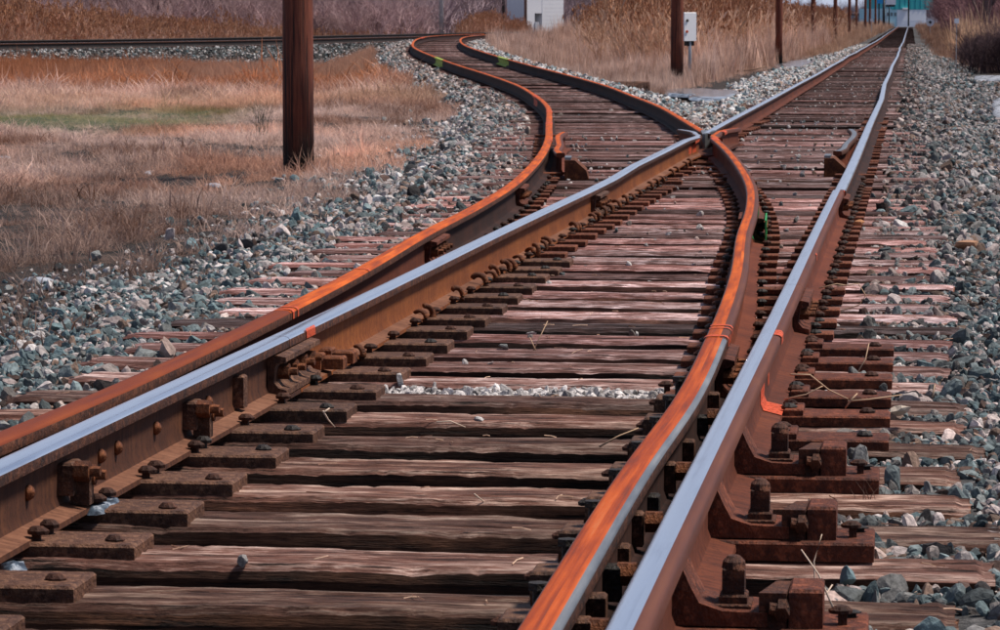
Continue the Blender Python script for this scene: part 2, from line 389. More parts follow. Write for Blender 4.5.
farline = thing('embankment_track', 'dark railroad track crossing the background on a low stone embankment', 'railroad track', (0, 0, 0))
HG = .7525
bumpL = lambda y: float(np.interp(y, [20.8, 22.2, 24, 29.5, 31.2], [0, .004, .026, .03, .006]))
def rl(parent, fx, fz, off, y0, y1, tops, body, label, seed=0, bumpf=None, sz=1.0):
    return obj('rail', rail_mesh('rail', fx, fz, off, y0, y1, tops, body, seed, bumpf, sz), parent, label=label)
M['body_brown'] = body_mat('rail_body_brown', (.035, .012, .008), (.10, .034, .016), (.19, .07, .028))  # browner rust on the near web, also darkened to imitate frame-edge dimming
M['rust_top_deep'] = rail_top('rust_top_deep', [(.25, (.12, .022, .010)), (.5, (.26, .055, .020)), (.78, (.42, .11, .035))], .6, 0, .5, .12)
lab = 'polished left rail with orange brown web'
rl(track, xm, zm, -HG, 3.5, 10.38, TOP_L, 'body_brown', lab)
rl(track, xm, zm, -HG, 10.386, 20.9, TOP_L, 'body_orange', lab)
rl(track, xm, zm, -HG, 20.906, 31.0, TOP_L, 'body_orange', lab, 0, bumpL)
rl(track, xm, zm, -HG, 32.3, 540, TOP_L, 'body_rusty', 'polished left rail beyond the frog', 11)
lab = 'polished right rail with reddish rusted flank'
for a, b in ((3.5, 12.79), (12.796, 20.7), (20.706, 540)): rl(track, xm, zm, HG, a, b, TOP_R if a < 20 else TOP_RF, ('body_dark' if a > 20 else 'body_red') if a > 12 else 'body_rusty', lab, 12 if a > 20 else 0)
lab = 'orange rusted outer rail of the branch'
for a, b in ((3.5, 11.4), (11.406, 16.2), (16.206, 30.4), (30.406, 186)): rl(branch, xd, zd, -HG, a, b, TOP_DL if a > 4 else ['rust_top_deep' if q == O_ else q for q in TOP_DL], 'body_rusty' if a < 16 else 'body_dark', lab)
rl(branch, xd, zd, HG, 3.5, 10.5, TOP_DR0, 'body_dark', 'switch point rail, orange band with grey worn edge')
rl(branch, xd, zd, HG, 10.51, 31.0, TOP_DR, 'body_red', 'orange rusted closure rail curving to the frog')
rl(branch, xd, zd, HG, 32.45, 186, TOP_DL, 'body_dark', 'orange rusted inner rail beyond the frog')
zfs = lambda y: zf(y)+.035
TOP_F = ['iron_black']*10; TOP_F2 = [P_, P_, 'rust_dark', 'rust_dark', 'rust_dark', 'rust_dark', 'rust_dark', 'rust_dark', P_, P_]
rl(farline, xf, lambda y: zf(y)+.09, -HG, 78, 300, TOP_F, 'iron_black', 'far rail of the embankment line', 0, None, 1.25)  # black and oversized: the shadow band below is built into the rail
rl(farline, xf, zf, HG, 78, 300, TOP_F2, 'iron_black', 'near rail of the embankment line', 0, None, 1.25)

# frog: wing rails, casting, guard rails
def wing(parent, fx, fz, pts, tops, body, label, name='wing_rail'):
    ox = herm([p[0] for p in pts], [p[1] for p in pts])
    f2 = lambda y: fx(y)+ox(y)
    return obj(name, rail_mesh(name, f2, fz, 0, pts[0][0], pts[-1][0], tops, body, 0), parent, label=label)
wing(branch, lambda y: xd(y)+HG, zd, [(31.0, -.20), (31.5, -.125), (32.2, -.115), (33.2, -.115), (33.9, -.20)], TOP_F2, 'body_red', 'left wing rail flaring at the frog')
wing(track, lambda y: xm(y)-HG, zm, [(31.0, .20), (31.5, .125), (32.2, .115), (33.2, .115), (34.0, .22)], TOP_DR, 'body_red', 'right wing rail flaring at the frog')
wing(track, lambda y: xm(y)+HG, zm, [(27.6, -.15), (28.2, -.115), (29, -.115), (33.0, -.115), (33.6, -.15)], ['steel_dull' if q == P_ else q for q in TOP_F2], 'body_red', 'guard rail beside the right rail', 'guard_rail')
wing(branch, lambda y: xd(y)-HG, zd, [(27.2, .15), (27.8, .115), (29, .115), (32.4, .115), (33.0, .15)], TOP_DR, 'body_red', 'guard rail inside the outer orange rail', 'guard_rail')
m_ = MB(); c = pos(xm, zm, 31.6, -HG)
m_.prism([(-.19, -1.1), (.19, -1.1), (.26, 2.2), (-.34, 2.2)], -.172, -.146, 'z', 0)
m_.prism([(-.012, .45), (.012, .45), (.062, 1.6), (-.10, 1.6)], -.146, -.002, 'z', 1)
obj('frog_casting', m_.me('frog_casting', [M['rust_red'], M['steel_dull']]), track, loc=c, rz=rzat(xm, 31.6), label='frog casting where the two rails cross')
for (yy, oo) in ((27.4, -.30), (28.6, -.3)):
    pass
def guard_end(parent, fx, fz, y, off, label):
    m = MB(); m.prism([(-.05, -.17), (.14, -.17), (.12, -.10), (.03, -.02), (-.05, -.02)], -.25, .25, 'y'); m.box(-.05, .0, -.2, .2, -.03, .0, 1)
    obj('end_casting', m.me('end_casting', [M['rust'], M['steel_dull']]), parent, loc=pos(fx, fz, y, off)+Vector((0, 0, -.02)), rz=rzat(fx, y), label=label)
guard_end(track, xm, zm, 27.4, HG-.2, 'flared end block of the guard rail')
guard_end(branch, xd, zd, 26.9, -HG+.24, 'flared end block of the guard rail')

# ------------------------------------------------------------------ ties
def tie_mesh(L, wd=.235, h=.17, nx=46, seed=0, rough=1.0):
    """weathered sleeper along X; origin at left end centre, top at z=0; longitudinal grooves, splits and worn edges"""
    r = random.Random(seed); ny = 13; sx = r.uniform(0, 90)
    prof = []   # (y, z, kind) around: bottom front -> front -> top -> back
    W = wd/2
    prof += [(-W, -h, 1), (-W, -h*.55, 1), (-W, -h*.22, 1), (-W+.003, -.012, 1)]
    prof += [(-W+.016+(wd-.032)*k/(ny-1), 0, 0) for k in range(ny)]
    prof += [(W-.003, -.012, 1), (W, -h*.4, 1), (W, -h, 1)]
    n = len(prof); V = []; F = []; MI = []
    splits = [(r.uniform(-W*.7, W*.7), r.uniform(0, L*.9), r.uniform(.3, 1.3), r.uniform(.006, .018)) for _ in range(r.randint(3, 6))]
    for i in range(nx+1):
        x = L*i/nx; bow = .003*math.sin(x*1.3+sx)
        e = min(x, L-x)
        for (y, z, k) in prof:
            g = noise.noise(Vector((x*1.1+sx, y*34, z*34)))*.007*rough + noise.noise(Vector((x*5+sx, y*11, 3)))*.004*rough
            big = noise.noise(Vector((x*.7+sx, y*2.2, 9)))*.005*rough
            dz = g+big
            if k == 0:
                for (sy, s0, sl, dp) in splits:
                    if s0 < x < s0+sl:
                        d = abs(y-sy-.006*math.sin(x*9)); 
                        if d < .011: dz -= dp*(1-d/.011)*min(1, (x-s0)*8, (s0+sl-x)*8)
            dy = noise.noise(Vector((x*2.3+sx, z*22, 20+y*3)))*.007*rough if k else 0
            edge = 0
            if z > -.02 and abs(y) > W-.02:
                edge = -max(0, noise.noise(Vector((x*3.1+sx, y*3, 40))))*.006*rough-max(0, noise.noise(Vector((x*9+sx, y*9, 60)))-.2)*.010*rough-max(0, noise.noise(Vector((x*37+sx, y*12, 80)))-.15)*.009*rough-max(0, noise.noise(Vector((x*1.6+sx, y*4, 84)))-.42)*.09*rough
            if e < .02: dz -= .006
            V.append((x+(noise.noise(Vector((y*30, z*30, sx+i)))*.012 if i in (0, nx) else 0), y+dy*(1 if y < 0 else -1)+bow, z+dz+edge))
    for i in range(nx):
        for k in range(n-1):
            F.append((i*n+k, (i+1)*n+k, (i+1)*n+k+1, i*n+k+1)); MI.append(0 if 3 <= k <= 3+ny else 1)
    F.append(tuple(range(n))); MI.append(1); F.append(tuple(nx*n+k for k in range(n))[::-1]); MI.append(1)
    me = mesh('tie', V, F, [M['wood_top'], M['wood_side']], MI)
    bm = bmesh.new(); bm.from_mesh(me); bmesh.ops.recalc_face_normals(bm, faces=bm.faces); bm.to_mesh(me); bm.free(); return me
mid_ties = [tie_mesh(2.6, nx=16, seed=200+k, rough=1.0) for k in range(8)]
low_ties = [tie_mesh(2.6, nx=6, seed=260+k) for k in range(4)]

# tie plates and spikes (shared meshes)
pm = MB(); pm.box(-.19, .22, -.08, .08, -.026, .0, 0, .004)
plate_me = pm.me('tie_plate', [M['rust_plate']])
pm = MB(); pm.box(-.155, .155, -.07, .07, -.024, 0, 0, .004); plate_s = pm.me('tie_plate', [M['rust_plate']])
pm = MB(); pm.box(-.20, .30, -.095, .095, -.04, .0, 0, .006); plate_near = pm.me('tie_plate', [M['iron_brown']])
pm = MB(); pm.box(-.19, .38, -.095, .095, -.03, .0, 0, .005); pm.box(.075, .13, -.09, .09, 0, .018, 0, .004); plate_right = pm.me('tie_plate', [M['rust_red']])
sp_ = MB(); sp_.box(-.009, .009, -.009, .009, -.02, .028)
a_ = [(.020*math.cos(t)*1.15-.004, .018*math.sin(t)) for t in [k*math.pi/4 for k in range(8)]]
sp_.add([(x, y, .026) for x, y in a_]+[(x*1.05, y*1.05, .034) for x, y in a_]+[(x*.55, y*.55, .043) for x, y in a_],
        [(i, (i+1) % 8, 8+(i+1) % 8, 8+i) for i in range(8)]+[(8+i, 8+(i+1) % 8, 16+(i+1) % 8, 16+i) for i in range(8)]+[tuple(range(16, 24)), tuple(range(7, -1, -1))])
spike_me = sp_.me('spike', [M['rust_dark']]); spike_blk = spike_me.copy(); spike_blk.materials[0] = M['iron_black']
cnt_t = {'m': 0, 'd': 0}
near_tone = {}
def put_plate(parent, P, ang, y, me, spikes, dz=0):
    # P is the rail centre at top of rail in world space; tie parents use identity-free local frames
    q = obj('tie_plate', me, parent); q.location = parent_inv(parent, Vector((P.x, P.y, P.z-.173+dz))); q.rotation_euler = (0, 0, ang-parent.rotation_euler.z); q.scale = (1/parent.scale.x, 1, 1)
    for (sx, sy, hz) in spikes:
        hz -= .012
        s = obj('spike', spike_me if random.random() < .7 else spike_blk, parent)
        wv = Matrix.Rotation(ang, 3, 'Z') @ Vector((sx, sy, 0))
        s.location = parent_inv(parent, Vector((P.x, P.y, P.z-.173+dz+hz))+wv); s.rotation_euler = (0, 0, ang-parent.rotation_euler.z+random.uniform(-.5, .5)+(math.pi if sx > 0 else 0)); s.scale = (1/parent.scale.x, 1, 1)
def parent_inv(p, v):
    q = Matrix.Rotation(-p.rotation_euler.z, 3, 'Z') @ (v-p.location); q.x /= p.scale.x; return q
y = 5.02; k = 0
bulk = MB()
tones = {10: 1.0}
while y < 520:
    if y > 150 and False: break
    c = pos(xm, zm, y, 0); th = rzat(xm, y)+random.gauss(0, .004 if y < 40 else .008)
    lft = xm(y)-float(xd(y)) if y < 37.2 else 0
    l0 = -(lft*1.0+random.uniform(1.38, 1.62)) if y < 37.2 else -random.uniform(1.25, 1.36)
    r0 = random.uniform(1.27, 1.44)
    L = r0-l0
    top = c.z-.2+random.gauss(0, .004 if y < 25 else .011)
    o = Vector((c.x, c.y, top))+Matrix.Rotation(th, 3, 'Z') @ Vector((l0, 0, 0))
    if k < 298:
        if y < 21: me = tie_mesh(L, random.uniform(.22, .25), .17, 170 if y < 12 else 80, 500+k, 1.0); sxx = 1
        elif y < 75: me = mid_ties[k % 8]; sxx = L/2.6
        else: me = low_ties[k % 4]; sxx = L/2.6
        t = obj('tie', me, track, loc=o, rz=th)
        t.scale = (sxx, 1, 1)
        tn = random.uniform(.62, 1.25)
        if random.random() < .16: tn *= .4
        if y < 7.2: tn = .55  # nearest ties toned down: dim frame edge put into the wood colour
        elif y < 10.4: tn = random.choice([.6, .75, .9, 1.05])
        elif y < 24: tn = random.choice([1.5, 1.25, 1.0, .6, .3, 2.1])
        if y > 40: tn = random.choice([.18, .3, .45, .6, .8, 1.05])*float(np.interp(y, [60, 150], [1, .75]))
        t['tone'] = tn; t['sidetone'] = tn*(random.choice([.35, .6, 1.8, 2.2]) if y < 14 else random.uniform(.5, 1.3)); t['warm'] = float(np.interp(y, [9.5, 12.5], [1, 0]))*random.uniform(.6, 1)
        if y < 44:
            rails = [(xm, zm, -HG, 0), (xm, zm, HG, 1), (xd, zd, HG, 2), (xd, zd, -HG, 3)]
            for (fx, fz, off, wh) in rails:
                if y > 37.2 and wh > 1: continue
                yy = y
                # solve for y where this rail crosses the tie axis
                for _ in range(4):
                    P = pos(fx, fz, yy, off); yy += (o.y+math.tan(th)*(P.x-o.x))-P.y
                P = pos(fx, fz, yy, off); P.z = top+.2
                if y < 12.0 and wh == 3: continue
                if y < 9.0 and wh == 0: pme = plate_near; spk = [(.075, .05, .0), (.075, -.05, 0), (.24, random.uniform(-.05, .05), -.018)]
                elif y < 12.2 and wh == 1: 
                    if y < 9.2: continue
                    pme = plate_right; spk = [(.085, .05, 0), (.085, -.05, 0), (.31, 0, -.016)]
                elif y < 11 and wh == 2: pme = plate_s; spk = [(-.085, .05, 0), (-.09, -.05, 0), (-.15, .02, 0)]
                elif wh in (0, 1) and y < 26: pme = plate_me if wh == 0 else plate_s; pme = plate_near if (wh == 0 and y < 17) else pme; spk = [(.08, .055, 0), (.23 if wh == 0 and y < 17 else .085, -.05, -.018)]
                else: pme = plate_s; spk = [(.085, .05, 0), (-.085, -.05, 0)]
                if y > 26: spk = []
                put_plate(t, P, rzat(fx, yy), yy, pme, spk, .004)
    else:
        Rm = Matrix.Rotation(th, 3, 'Z')
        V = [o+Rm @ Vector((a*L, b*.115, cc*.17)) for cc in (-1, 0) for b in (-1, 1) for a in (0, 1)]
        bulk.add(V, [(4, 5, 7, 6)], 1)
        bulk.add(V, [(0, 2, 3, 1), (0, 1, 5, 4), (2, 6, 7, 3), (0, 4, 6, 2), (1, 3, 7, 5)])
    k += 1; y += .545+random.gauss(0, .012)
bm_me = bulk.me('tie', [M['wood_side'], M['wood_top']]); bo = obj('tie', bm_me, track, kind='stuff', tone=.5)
y = 37.7; k = 0
while y < 168:
    c = pos(xd, zd, y, 0); th = rzat(xd, y)+random.gauss(0, .008)
    l0 = -random.uniform(1.25, 1.6 if y < 60 else 1.38); L = random.uniform(1.25, 1.4)-l0
    o = Vector((c.x, c.y, c.z-.2))+Matrix.Rotation(th, 3, 'Z') @ Vector((l0, 0, 0))
    t = obj('tie', mid_ties[k % 8] if y < 70 else low_ties[k % 4], branch, loc=o, rz=th); t.scale = (L/2.6, 1, 1)
    t['tone'] = random.choice([.25, .4, .55, .7, .95]); t['sidetone'] = .6; t.location.z += random.gauss(0, .012)
    k += 1; y += .55+random.gauss(0, .012)
y = 84
while y < 168:
    c = pos(xf, zf, y, 0); th = rzat(xf, y)
    o = Vector((c.x, c.y, c.z-.2))+Matrix.Rotation(th, 3, 'Z') @ Vector((-1.3, 0, 0))
    t = obj('tie', low_ties[int(y) % 4], farline, loc=o, rz=th); t['tone'] = .5; t['sidetone'] = .4
    y += .62*math.cos(th)

# ------------------------------------------------------------------ rail hardware
def nutbolt(r=.02, ln=.045, n=6):
    m = MB(); P = [(0, r*math.cos(2*math.pi*k/n), r*math.sin(2*math.pi*k/n)) for k in range(n)]
    m.prism([(p[1], p[2]) for p in P], 0, ln*.6, 'x'); m.tube([(0, 0, 0), (ln, 0, 0)], r*.5, 6); return m
nut_me = nutbolt(.024, .06).me('nut', [M['rust']]); 
m = MB(); m.tube([(0, 0, 0), (.006, 0, 0), (.014, 0, 0), (.018, 0, 0)], [.018, .018, .012, .003], 10); head_me = m.me('bolt_head', [M['rust']], True)
m = MB(); m.box(0, .045, -.024, .024, -.024, .024, 0, .005); sq_me = m.me('bolt_head', [M['iron_brown']])
def joint_bar(parent, fx, fz, off, y, L=.62, side=1, mat='iron_brown', label=None):
    P = [(.010, -.046), (.040, -.036), (.068, -.042), (.069, -.056), (.036, -.068), (.030, -.118), (.046, -.136), (.070, -.142), (.071, -.158), (.030, -.152), (.012, -.148)]
    P = [(u*side, v) for u, v in P]; m = MB(); m.prism(P, -L/2, L/2, 'y')
    loc = pos(fx, fz, y, off); j = obj('joint_bar', m.me('joint_bar', [M[mat]]), parent, loc=loc, rz=rzat(fx, y), label=label)
    for q in (-.22, -.08, .08, .22):
        n = obj('nut', nut_me, j); n.location = (.030*side, q, -.092); n.rotation_euler = (random.uniform(0, 1), 0, 0 if side > 0 else math.pi)
    return j
joint_bar(track, xm, zm, -HG, 10.44, .60)
joint_bar(track, xm, zm, -HG, 20.9); joint_bar(track, xm, zm, HG, 12.79, mat='rust_red'); joint_bar(track, xm, zm, HG, 20.7, mat='rust_red')
joint_bar(branch, xd, zd, -HG, 16.2, mat='rust_red'); joint_bar(branch, xd, zd, -HG, 22.0, mat='rust_red'); joint_bar(branch, xd, zd, HG, 18.4, mat='rust_red'); joint_bar(branch, xd, zd, HG, 18.4, .62, -1, mat='rust_red')
joint_bar(branch, xd, zd, HG, 10.45, .5, mat='rust_red')
# big clamp block beyond the left joint, round bolt heads and filler blocks along the left rail web
for yy in (7.35, 8.02, 8.19, 8.62, 9.27):
    obj('bolt_head', head_me, track, loc=pos(xm, zm, yy, -HG+.0085)+Vector((0, 0, -.088)), rz=rzat(xm, yy))
m = MB(); m.box(.0085, .04, -.03, .03, -.145, -.05, 0, .006); web_blk = m.me('web_block', [M['iron_brown']])
obj('web_block', web_blk, track, loc=pos(xm, zm, 9.66, -HG), rz=rzat(xm, 9.66))
def cluster(yy, parent=track, fx=xm, fz=zm, off=-HG, side=1):
    m = MB(); m.box(.0085, .045, -.045, .045, -.13, -.055, 0, .006); m.box(.03, .075, -.012, .03, -.155, -.075, 0, .006)
    b = obj('stop_block', m.me('stop_block', [M['iron_brown']]), parent, loc=pos(fx, fz, yy, off), rz=rzat(fx, yy))
    for (dy, dz) in ((-.025, -.075), (.03, -.09)):
        n = obj('nut', nut_me, b); n.location = (.045, dy, dz); n.rotation_euler = (.4, 0, 0)
cluster(7.66); cluster(9.0)
m = MB(); m.box(.0085, .05, -.05, .05, -.155, -.10, 0, .006); m.box(.05, .12, -.03, .05, -.15, -.11, 0, .006)
for yy in (10.9, 11.1): obj('heel_block', m.me('heel_block', [M['rust']]), track, loc=pos(xm, zm, yy, -HG), rz=rzat(xm, yy))
# blocks and bolts in the throat between the two right rails
for i, yy in enumerate((5.5, 5.78, 6.05, 6.4, 6.75, 7.1, 7.5, 7.95, 8.5, 9.1, 9.7)):
    m = MB(); hgt = random.uniform(.05, .08); m.box(.0085, random.uniform(.03, .045), -.025, .025, -.14, -.14+hgt, 0, .005)
    b = obj('filler_block', m.me('filler_block', [M['iron_brown'] if i % 3 else M['iron_black']]), branch, loc=pos(xd, zd, yy, HG), rz=rzat(xd, yy))
    if i % 2: n = obj('nut', nut_me, b); n.location = (.035, 0, -.09)
# left flank of the switch point: stacked blocks, plates and studs on each tie
for i, yy in enumerate((5.55, 6.1, 6.64, 7.2, 7.74, 8.28, 8.83, 9.37, 9.9)):
    loc = pos(xd, zd, yy, HG)
    m = MB(); m.box(-.15, -.045, -.06, .06, -.168, -.118, 0, .006); m.box(-.085, -.045, -.03, .05, -.118, -.10, 0, .004)
    b = obj('slide_chair', m.me('slide_chair', [M['iron_brown']]), branch, loc=loc, rz=rzat(xd, yy))
    m = MB(); m.tube([(-.085, .02, -.12), (-.085, .02, -.075)], .011, 8); m.tube([(-.085, .02, -.078), (-.085, .02, -.064)], .020, 6)
    obj('stud', m.me('stud', [M['iron_black']]), b)

# rail anchors: curved clips under the foot
m = MB(); P = []
for k in range(11): a = R_(-50+k*18); P.append((.0, .0+.036*math.cos(a), .036*math.sin(a)))
m2 = MB(); m2.tube([(p[1]*.9, 0, p[2]) for p in P], [.0135]*10+[.011], 5)
anchor_me = m2.me('rail_anchor', [M['rust']], True)
anchor_red = anchor_me.copy(); anchor_red.materials[0] = M['rust_red']
yy = 11.35
while yy < 22:
    for dd in (0, .17):
        if random.random() < .38: continue
        a = obj('rail_anchor', anchor_me, track, loc=pos(xm, zm, yy+dd, -HG+.062)+Vector((0, 0, -.155)), rz=rzat(xm, yy)+random.uniform(-.8, .8)); a.scale = (random.uniform(.7, 1.1), 1, random.uniform(.55, 1.0)); a.rotation_euler.y = random.uniform(-.5, .5)
    yy += .545
yy = 22.4
while yy < 30:
    a = obj('rail_anchor', anchor_me, track, loc=pos(xm, zm, yy, -HG+.062)+Vector((0, 0, -.155)), rz=rzat(xm, yy)+random.uniform(-.7, .7)); a.scale = (.8, 1, random.uniform(.5, .9)); yy += random.choice([.545, .545, 1.09])

# adjustable rail braces on the right of the right rail
def brace(yy, n):
    loc = pos(xm, zm, yy, HG)+Vector((0, 0, .008)); rz = rzat(xm, yy)
    root = MB(); root.prism([(.010, -.062), (.035, -.055), (.052, -.085), (.075, -.118), (.13, -.132), (.235, -.134), (.235, -.16), (.012, -.16)], -.085, .085, 'y')
    b = obj('rail_brace', root.me('rail_brace', [M['rust_red']]), track, loc=loc, rz=rz)
    b.scale = (.77, 1, 1)
    m = MB(); m.box(-.14, .47, -.115, .115, -.203, -.163, 0, .005); obj('base_plate', m.me('base_plate', [M['rust_red']]), b)
    m = MB(); m.box(.105, .195, -.055, .045, -.134, -.126, 0, .002); m.box(.125, .178, -.032, .022, -.126, -.062, 0, .004)
    m.box(.118, .185, -.040, .030, -.126, -.110, 0, .004); m.tube([(.151, -.005, -.064), (.151, -.005, -.052), (.151, -.005, -.042)], [.030, .027, .014], 10)
    obj('bolt', m.me('bolt', [M['rust_dark']], False), b)
    m = MB(); m.prism([(-.08, -.02), (.06, .015), (.06, .05), (-.08, .045)], -.163, -.098, 'z')
    for v_i, v in enumerate(m.V): m.V[v_i] = (v[1]+.235, v[0], v[2])
    obj('wedge', m.me('wedge', [M['rust_dark']]), b)
    m = MB(); m.box(.285, .365, -.075, .065, -.165, -.092, 0, .006); obj('stop_block', m.me('stop_block', [M['rust_red']]), b)
    m = MB(); m.tube([(.24, -.09, -.125), (.285, -.085, -.13)], .012, 8); m.tube([(.27, -.10, -.135), (.27, -.07, -.12)], .018, 6); obj('nut', m.me('nut', [M['rust_dark']]), b)
    s = obj('spike', spike_me, b, loc=(.41, -.02, -.163)); s.scale = (1.2, 1.0, .8)
    s = obj('spike', spike_blk, b, loc=(.43, .06, -.163)); s.scale = (1.2, 1, .3)
ty = [o.location.y-.14 for o in track.children if o.name.startswith('tie') and not o.get('kind') and o.location.y < 9.2]
for i, (v) in enumerate((5.43, 6.28, 7.38, 8.47)): brace(v, i)

# paint marks on rails: thin irregular shells following the rail head
def pm_mat(name, c):
    t = NT(name); v = t.coord('Object'); a = t.noise(v, 40, 4, .6); t.base(t.mix(a, tuple(x*.6 for x in c), c), .7); tr = t.n('BsdfTransparent'); mx = t.n('MixShader'); b = t.noise(v, 70, 5, .8); t.l(t.ramp(b, [(.50, G(1)), (.66, G(.0))]), mx.inputs[0]); t.l(t.b.outputs[0], mx.inputs[2]); t.l(tr.outputs[0], mx.inputs[1]); t.l(mx.outputs[0], t.o.inputs[0]); return t.m
M['paint_orange'] = pm_mat('orange_paint', (1.0, .13, .03)); M['paint_lime'] = pm_mat('lime_paint', (.75, .95, .12)); M['paint_green'] = pm_mat('green_paint', (.03, .42, .12))
def paint(parent, fx, fz, off, y, idx0, idx1, ln, mat, dz=0):
    pts = PROF[idx0:idx1+1] if idx1 >= idx0 else PROF[idx0:]+PROF[:idx1+1]
    m = MB(); s = slope(fx, y); c = 1/math.hypot(1, s); n = len(pts); V = []; F = []
    for side in (0, 1):
        for i, (u, v) in enumerate(pts):
            yy = y+(ln*.8)*(1 if side else -1)+random.uniform(-.3, .3)*ln*.5
            k = 1+.0022/max(.02, math.hypot(u, v+.02)); p = pos(fx, fz, yy, off+u*k+(.0015 if u > 0 else -.0015)); V.append((p.x, p.y, p.z+v+.0025+dz))
    F = [(i, i+1, n+i+1, n+i) for i in range(n-1)]
    obj('paint_mark', mesh('paint_mark', V, F, [M[mat]]), parent)
for (f_, z_, of, yy, i0, i1, ln, mt, pr) in [
    (xd, zd, -HG, 11.45, 0, 6, .022, 'paint_orange', branch), (xd, zd, -HG, 11.55, NPR-3, 5, .018, 'paint_orange', branch), (xd, zd, -HG, 13.45, NPR-3, 4, .02, 'paint_orange', branch),
    (xm, zm, -HG, 10.75, 3, 5, .10, 'paint_orange', track),
    (xd, zd, HG, 10.95, NPR-3, 5, .025, 'paint_orange', branch), (xd, zd, HG, 10.85, NPR-3, 5, .015, 'paint_orange', branch), (xd, zd, HG, 10.56, NPR-4, 5, .03, 'paint_orange', branch),
    (xd, zd, HG, 10.5, 9, 11, .22, 'paint_orange', branch), (xd, zd, HG, 10.7, 4, 7, .06, 'paint_orange', branch),
    (xm, zm, HG, 10.7, 1, 5, .10, 'paint_orange', track), (xm, zm, HG, 10.35, 6, 8, .05, 'paint_orange', track), (xm, zm, HG, 9.95, 7, 10, .16, 'paint_orange', track),
    (xm, zm, HG, 14.6, 3, 5, .05, 'paint_orange', track), (xm, zm, HG, 20.65, 3, 5, .08, 'paint_orange', track),
    (xd, zd, HG, 18.4, 4, 9, .55, 'paint_green', branch), (xd, zd, -HG, 30.4, 0, 5, .2, 'paint_orange', branch),
    (xd, zd, -HG, 36.5, NPR-6, 4, .5, 'paint_orange', branch), (xd, zd, -HG, 42.5, NPR-9, 4, .6, 'paint_orange', branch), (xd, zd, -HG, 52.5, NPR-9, 4, .8, 'paint_orange', branch), (xd, zd, -HG, 66.0, 0, 9, .7, 'paint_orange', branch),
    (xd, zd, -HG, 77.5, NPR-11, 3, 1.6, 'paint_lime', branch), (xd, zd, HG, 78.0, NPR-11, 3, 1.6, 'paint_lime', branch), (xd, zd, HG, 57, 2, 5, .5, 'paint_orange', branch),
    (xd, zd, HG, 32.9, 0, 6, .5, 'paint_orange', branch), (xd, zd, HG, 30.6, NPR-3, 6, .5, 'paint_orange', branch), (xm, zm, -HG, 30.5, 4, 8, .35, 'paint_orange', track), (xm, zm, -HG, 29.9, 6, 9, .2, 'paint_orange', track),
    (xm, zm, -HG+.13, 32.8, 0, 5, .25, 'paint_orange', track), (xd, zd, -HG, 125, NPR-6, 6, 3, 'paint_orange', branch)]:
    paint(pr, f_, z_, of, yy, i0, i1, ln, mt)

m = MB(); m.box(0, .008, -.35, .35, -.15, -.035); obj('paint_mark', m.me('paint_mark', [plain('green_plastic', (.02, .30, .07), .5)]), branch, loc=pos(xd, zd, 18.2, HG+.075), rz=rzat(xd, 18.2), label='green marking on the joint bar')
# ------------------------------------------------------------------ scatter by geometry nodes
def scatter_group():
    g = bpy.data.node_groups.new('scatter', 'GeometryNodeTree')
    g.interface.new_socket('Geometry', in_out='INPUT', socket_type='NodeSocketGeometry')
    g.interface.new_socket('Collection', in_out='INPUT', socket_type='NodeSocketCollection')
    g.interface.new_socket('Geometry', in_out='OUTPUT', socket_type='NodeSocketGeometry')
    N = g.nodes; gi = N.new('NodeGroupInput'); go = N.new('NodeGroupOutput'); ip = N.new('GeometryNodeInstanceOnPoints'); ci = N.new('GeometryNodeCollectionInfo')
    ci.inputs['Separate Children'].default_value = True; ci.inputs['Reset Children'].default_value = True; ip.inputs['Pick Instance'].default_value = True
    def at(n, ty): a = N.new('GeometryNodeInputNamedAttribute'); a.data_type = ty; a.inputs['Name'].default_value = n; return a.outputs['Attribute']
    e = N.new('FunctionNodeEulerToRotation'); L = g.links.new
    L(at('rot', 'FLOAT_VECTOR'), e.inputs[0]); L(e.outputs[0], ip.inputs['Rotation']); L(at('scl', 'FLOAT_VECTOR'), ip.inputs['Scale']); L(at('pick', 'INT'), ip.inputs['Instance Index'])
    L(gi.outputs['Geometry'], ip.inputs['Points']); L(gi.outputs['Collection'], ci.inputs['Collection']); L(ci.outputs[0], ip.inputs['Instance']); L(ip.outputs[0], go.inputs[0])
    return g
SG = scatter_group()
def proto_col(name, meshes):
    c = bpy.data.collections.new(name)
    for i, me in enumerate(meshes): o = bpy.data.objects.new('%s_%02d' % (name, i), me); c.objects.link(o)
    return c
def scatter(name, P, rot, scl, col, protos, npro, parent=None):
    n = len(P); me = bpy.data.meshes.new(name); me.vertices.add(n); me.vertices.foreach_set('co', np.asarray(P, 'f').ravel())
    def A(nm, ty, data, key): a = me.attributes.new(nm, ty, 'POINT'); a.data.foreach_set(key, data)
    A('rot', 'FLOAT_VECTOR', np.asarray(rot, 'f').ravel(), 'vector'); A('scl', 'FLOAT_VECTOR', np.asarray(scl, 'f').ravel(), 'vector')
    A('pick', 'INT', rng.integers(0, npro, n).astype('i'), 'value')
    A('col', 'FLOAT_COLOR', np.concatenate([col, np.ones((n, 1))], 1).astype('f').ravel(), 'color')
    o = bpy.data.objects.new(name, me); COL.objects.link(o); o['kind'] = 'stuff'
    if parent is not None: o.parent = parent
    md = o.modifiers.new('scatter', 'NODES'); md.node_group = SG
    for it in SG.interface.items_tree:
        if it.item_type == 'SOCKET' and it.in_out == 'INPUT' and it.name == 'Collection': md[it.identifier] = protos
    return o
